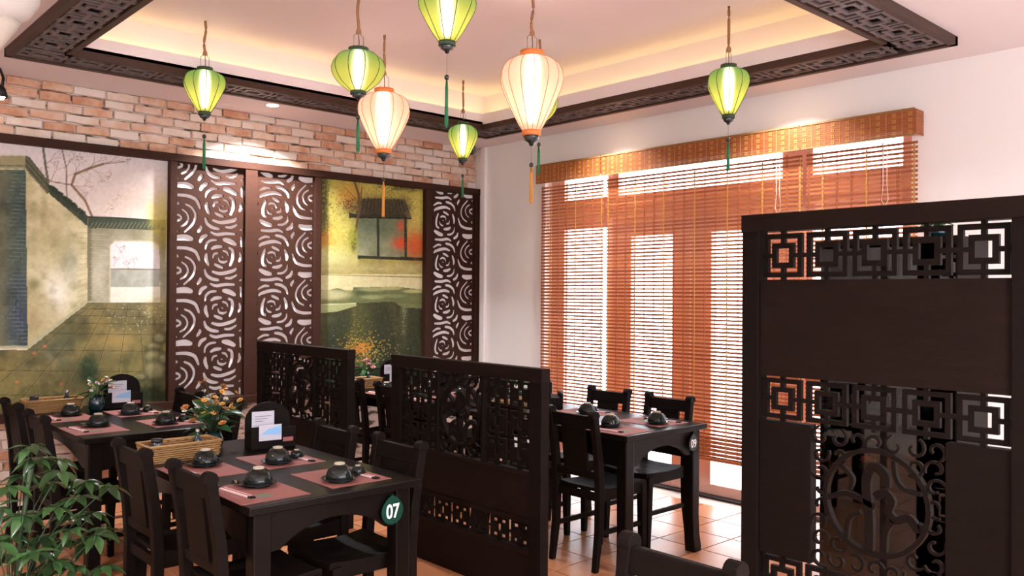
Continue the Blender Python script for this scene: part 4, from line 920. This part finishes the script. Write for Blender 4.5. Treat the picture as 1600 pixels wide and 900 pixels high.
setting(-1.69,-1.42,-1,N8[0],cup=False); setting(-1.69,-1.0,-1,N8[1],cup=False); setting(-1.31,-1.42,1,N8[2]); setting(-1.32,-1.0,1,N8[3])
# ------------------------------------------------------------------ basket, jars, menu holder, flowers on each table
def make_basket():
    t=thing('wicker_basket','x','basket'); Lx,Ly,Hh=.30,.15,.075; hx,hy=Lx/2,Ly/2
    M().box(-hx+.006,hx-.006,-hy+.006,hy-.006,0,.006).build('base',WICK,t)
    rows=7; m=M()
    for q in range(rows):
        zc=.008+(q+.5)*(Hh-.01)/rows; flare=1+.06*q/rows
        per=[]
        n=64
        for i in range(n+1):
            a=i/n*4; sd=int(a)%4; f=a-int(a); x,y=[(-hx+Lx*f,-hy),(hx,-hy+Ly*f),(hx-Lx*f,hy),(-hx,hy-Ly*f)][sd]
            w_=.003*(1 if (i+q)%2 else -1); nx,ny=[(0,-1),(1,0),(0,1),(-1,0)][sd]; per.append((x*flare+nx*w_,y*flare+ny*w_,zc))
        m.tube(per,.0045,5,False)
    m.build('woven_side',WICK,t)
    m=M(); m.tube([(-hx*1.07,-hy*1.07,Hh),(hx*1.07,-hy*1.07,Hh),(hx*1.07,hy*1.07,Hh),(-hx*1.07,hy*1.07,Hh),(-hx*1.07,-hy*1.07,Hh)],.007,6).build('rim',WICK,t)
    return register(t)
def make_jar():
    t=thing('condiment_jar','x','jar'); M().lathe([(0,0),(.026,0),(.027,.01),(.027,.07),(.022,.078)],18).build('body',JARM,t); M().lathe([(.024,.078),(.025,.08),(.025,.092),(.0,.094)],18).build('lid',METALD,t); return register(t)
def make_bottle():
    t=thing('sauce_bottle','x','bottle'); M().lathe([(0,0),(.02,0),(.021,.06),(.015,.075),(.008,.085),(.008,.10)],16).build('body',TEAL,t); M().lathe([(.01,.098),(.011,.10),(.009,.115),(0,.117)],14).build('cap',STEEL,t); return register(t)
def make_holder():
    t=thing('menu_holder','x','holder')       # faces -y
    M().box(-.11,.11,-.05,.05,0,.075).build('base_box',WOOD,t,bevel=.004)
    n=10; pts=[(-.11,.07),(.11,.07)]+[(.11*math.cos(PI*k/n),.13+.085*math.sin(PI*k/n)) for k in range(n+1)]
    M().prism(pts,.03,.045,'y').build('back_board',WOOD,t); M().box(-.11,.11,-.05,-.042,.07,.10).build('front_lip',WOOD,t)
    M().box(.045,.095,-.053,-.05,.03,.05).build('label_plate',REDC,t)
    return register(t)
def make_card(blue):
    t=thing('paper_card','x','card'); M().box(-.055,.055,-.0015,.0015,0,.075).build('sheet',CARD,t)
    if blue: M().add([(-.045,-.002,.030),(.052,-.002,.026),(.052,-.002,.068),(-.01,-.002,.055)],[(0,1,2,3)]).build('print',BLUEC,t)
    else:
        m=M(); 
        for k in range(3): m.box(-.04,.04-.02*k,-.0021,-.0016,.05-k*.012,.053-k*.012)
        m.build('print',CAMG,t)
    return register(t)
def blossom(m_,r,n=7,seed=0):
    rr=random.Random(seed); m=M()
    for ring,(el,sc) in enumerate(((.25,1),(.8,.75),(1.2,.45))):
        for k in range(n):
            a=2*PI*k/n+ring*.4; ca,sa=math.cos(a),math.sin(a); R=r*sc
            def p(u,w,h): return (ca*u*math.cos(el)-sa*w, sa*u*math.cos(el)+ca*w, u*math.sin(el)+h)
            m.add([p(0,0,0),p(R*.6,-R*.32,R*.05),p(R,0,R*.02),p(R*.6,R*.32,R*.05)],[(0,1,2,3)],True)
    return m.mesh('blossom',m_)
def leaf_mesh(L,Wd,mt,droop=.25,name='leaf'):
    m=M(); n=5; vs=[];fs=[]
    for i in range(n+1):
        t=i/n; w_=Wd*math.sin(PI*min(1,t*.93+.05))**.8*(.5+.5*math.sin(PI*t)); z=-droop*L*t*t; vs+=[(L*t,-w_,z+w_*.35),(L*t,0,z),(L*t,w_,z+w_*.35)]
    for i in range(n):
        for k in (0,1): a=i*3+k; fs.append((a,a+1,a+4,a+3))
    m.add(vs,fs,True); return m.mesh(name,mt)
LF_S=leaf_mesh(.05,.013,LEAFD,.2); LF_M=leaf_mesh(.10,.024,LEAFD,.25)
BL={k:blossom(m_,r,seed=i) for i,(k,m_,r) in enumerate((('pink',P_PINK,.026),('white',P_WHITE,.016),('yellow',P_YEL,.018),('mauve',P_MAUVE,.024),('red',P_RED,.032),('cream',P_WHITE,.026),('orange',P_ORG,.024)))}
def vase(x,y,z,label,flowers,seed,h=.10,spread=.11,tall=.16,leaves=16):
    t=thing('flower_vase',label,'flowers',(x,y,z)); rr=random.Random(seed)
    M().lathe([(0,0),(.036,0),(.046,.02),(.050,h*.5),(.040,h*.85),(.034,h),(.030,h)],22).build('vase',TEAL,t)
    sm=M(); tips=[]
    for k,f in enumerate(flowers):
        a=rr.uniform(0,6.28); r_=spread*math.sqrt(rr.random()); hh=h+tall*rr.uniform(.35,1)*(1-.45*(r_/spread)**2); tip=Vector((r_*math.cos(a),r_*math.sin(a),hh)); tips.append((tip,f))
        sm.tube([(0,0,h*.6),(tip.x*.4,tip.y*.4,h+(hh-h)*.6),tip],.0016,4)
    sm.build('stems',STEMM,t)
    for tip,f in tips: place('blossom',BL[f],t,tip,(rr.uniform(-.7,.7),rr.uniform(-.7,.7),rr.uniform(0,6)))
    for k in range(leaves):
        a=rr.uniform(0,6.28); r_=rr.uniform(.0,.5)*spread; place('leaf',rr.choice((LF_S,LF_M)),t,(r_*math.cos(a),r_*math.sin(a),h+rr.uniform(-.0,.8)*tall*.6),(rr.uniform(-.5,.5),rr.uniform(-.9,.4),a))
    return t
bk=make_basket(); jr=make_jar(); bt=make_bottle(); hd=make_holder(); c1=make_card(False); c2=make_card(True)
first=True
def lime(x,y,z,label): 
    t=thing('citrus_fruit',label,'fruit',(x,y,z)); M().lathe([(.001,-.020),(.014,-.016),(.021,0),(.014,.016),(.001,.021)],14,(0,0,.021)).build('fruit',LIME,t)
def condiments(bx,by,hx_,hy_,hr,where,bz=0,items=True):
    global first
    def U(o,loc,rz,label):
        if first: o.location=loc; o.rotation_euler=(0,0,rz); o['label']=label; return o
        return dup(o,loc,rz,label)
    U(bk,(bx,by,.7505),bz,f'woven wicker basket {where}')
    U(jr,(bx-.10,by,.757),0,f'black lidded jar in the basket {where}')
    U(bt,(bx+.09,by+.02,.757),0,f'small dark sauce bottle in the basket {where}')
    U(hd,(hx_,hy_,.7505),hr,f'black menu holder with rounded back {where}')
    R=Matrix.Rotation(hr,3,'Z')
    for c_,dx,dy,dz,nm in ((c1,-.03,.018,.098,'white printed card at the back of the holder'),(c2,-.02,-.0565,.072,'blue and white card in front of the holder')):
        v=R@Vector((dx,dy,0)); U(c_,(hx_+v.x,hy_+v.y,.7505+dz+(-.03 if c_ is c2 else 0)),hr,f'{nm} {where}')
    first=False
condiments(-3.83,-2.50,-3.39,-2.50,-.12,'on the foreground table'); lime(-3.85,-2.51,.757,'yellow fruit in the basket on the foreground table')
condiments(-3.845,-.48,-3.46,-.60,-.12,'on the mural table'); lime(-3.83,-.50,.757,'yellow fruit in the basket on the alley mural table')
condiments(-1.665,-.58,-1.36,-.62,-.1,'on the corner table')
condiments(-1.66,-2.26,-1.29,-2.36,.9,'on the window table')
vase(-3.60,-2.33,.7505,'vase of yellow and white flowers behind the basket on the foreground table',['yellow']*16+['white']*5+['orange']*12+['yellow']*6+['white']*2,4,h=.075,spread=.135,tall=.27,leaves=52)
vase(-3.64,-.67,.7505,'vase of cream and mauve flowers on the alley mural table',['white']*9+['mauve']*4+['yellow']*3,5,h=.10,spread=.09,tall=.14,leaves=18)
vase(-1.50,-.405,.7505,'vase of pink flowers on the table behind the gap',['pink']*6+['white']*3,6,h=.09,spread=.09,tall=.14,leaves=22)
vase(-1.44,-2.20,.7505,'vase with small orange blooms and a tall sprig on the table by the blinds',['yellow']*6+['white']*4+['pink']*1,7,h=.09,spread=.10,tall=.22,leaves=20)
# ------------------------------------------------------------------ glass-fronted cabinet with plants behind the tall screen
cb=thing('display_cabinet','dark glass-fronted cabinet glimpsed through the tall screen','cabinet',(-1.4,-4.69,0))
M().box(-.18,.18,-.30,.30,0,.10).build('plinth',WOOD,cb); M().box(-.18,.18,-.30,.30,1.73,1.76).build('top',WOOD,cb); M().box(.16,.18,-.30,.30,.10,1.73).build('back',WOOD,cb)
for s in (-1,1): M().box(-.18,.16,s*.30-(.02 if s>0 else 0),s*.30+(.02 if s<0 else 0),.10,1.73).build('side',WOOD,cb)
for z in (.55,.95,1.32): M().box(-.16,.16,-.28,.28,z,z+.02).build('shelf',WOOD,cb)
GL2=mat('dark_glass',(.01,.012,.014),.03,spec=.8,coat=.5)
dg=bpy.data.materials.new('smoked_glass'); dg.use_nodes=True; n=dg.node_tree.nodes; l=dg.node_tree.links; n.clear(); oo=n.new('ShaderNodeOutputMaterial'); tt=n.new('ShaderNodeBsdfTransparent'); tt.inputs[0].default_value=(.55,.55,.55,1); gg=n.new('ShaderNodeBsdfGlossy'); gg.inputs['Roughness'].default_value=.02; mx=n.new('ShaderNodeMixShader'); mx.inputs[0].default_value=.05; l.new(tt.outputs[0],mx.inputs[1]); l.new(gg.outputs[0],mx.inputs[2]); l.new(mx.outputs[0],oo.inputs[0])
for a_,b_ in ((-.295,-.005),(.005,.295)):
    M().box(-.19,-.184,a_,b_,.11,1.72).build('glass_door',dg,cb)
M().box(-.197,-.183,-.012,.012,.10,1.73).build('door_stile',WOOD,cb)
vase(-1.42,-4.57,1.34,'vase of leafy sprigs on the top cabinet shelf',['yellow']*4+['white']*3,11,h=.08,spread=.12,tall=.18,leaves=26)
vase(-1.42,-4.82,1.34,'bunch of green leaves on the top cabinet shelf',['yellow']*3,12,h=.08,spread=.12,tall=.18,leaves=26)
vase(-1.42,-4.57,.97,'yellow flowers in a vase on the middle cabinet shelf',['yellow']*9,13,h=.09,spread=.09,tall=.14,leaves=14)
vase(-1.42,-4.81,.97,'white and pink flowers on the middle cabinet shelf',['white']*6+['pink']*3,14,h=.09,spread=.09,tall=.14,leaves=14)
vase(-1.42,-4.57,.57,'red and white flowers in a vase on the lowest cabinet shelf',['red','red','cream','red','cream'],15,h=.13,spread=.06,tall=.16,leaves=10)
vase(-1.40,-4.84,1.76,'leafy plant standing on top of the glass cabinet',['yellow'],16,h=.05,spread=.08,tall=.08,leaves=24)
# ------------------------------------------------------------------ schefflera in a pot
pt=thing('umbrella_plant','leafy green umbrella plant in the lower left corner','plant',(-4.56,-2.84,0))
M().lathe([(0,0),(.12,0),(.15,.20),(.16,.24),(.145,.24),(.135,.20),(0,.20)],24).build('pot',POT,pt)
LP=leaf_mesh(.088,.0185,LEAF,.34); rr=random.Random(21); st=M(); nl=0
clusters=[(.06,-.02,.93),(.14,-.06,.84),(.22,-.10,.80),(.30,-.12,.77),(.05,.05,.82),(-.02,-.04,.80),(.12,.03,.78),(.20,-.02,.72),(.27,-.05,.66),(.10,-.12,.72),(.02,-.10,.70),(-.06,.02,.72),(.15,-.14,.64),(.23,-.14,.60),(.06,.10,.66),(.0,-.02,.62),(.09,-.05,.60),(.17,.0,.56),(.25,.0,.54),(-.08,-.08,.62),(.04,-.16,.58),(.12,-.10,.52),(.20,-.08,.48),(.0,.08,.52),(-.05,-.02,.48),(.07,.0,.46),(.14,-.16,.44),(.28,-.08,.46),(.22,.06,.64),(-.1,.05,.58),(.02,.0,.40),(.18,-.04,.38),(.10,.12,.50),(.30,-.02,.58),(.08,.02,.88),(.17,.04,.86)]
for cx,cy,cz in clusters:
    cx+=rr.uniform(-.015,.015); cy+=rr.uniform(-.02,.02)
    st.tube([(0,0,max(.2,cz-.45)),(cx*.45,cy*.45,cz-.16),(cx,cy,cz)],.002,5)
    nf=8; tx,ty=cx*1.2+rr.uniform(-.3,.3),cy*1.2+rr.uniform(-.3,.3)
    for k in range(nf):
        a=2*PI*k/nf+rr.uniform(-.15,.15); o=place('leaf',LP,pt,(cx,cy,cz),(rr.uniform(-.25,.25),rr.uniform(-.25,.45)+tx*.6*math.cos(a)*1.0,a)); s_=rr.uniform(.75,1.15); o.scale=(s_,s_,s_); nl+=1
st.tube([(0,0,.19),(.01,0,.4),(.02,-.01,.62),(.05,-.02,.85)],.009,7)
st.build('stems',STEMM,pt)
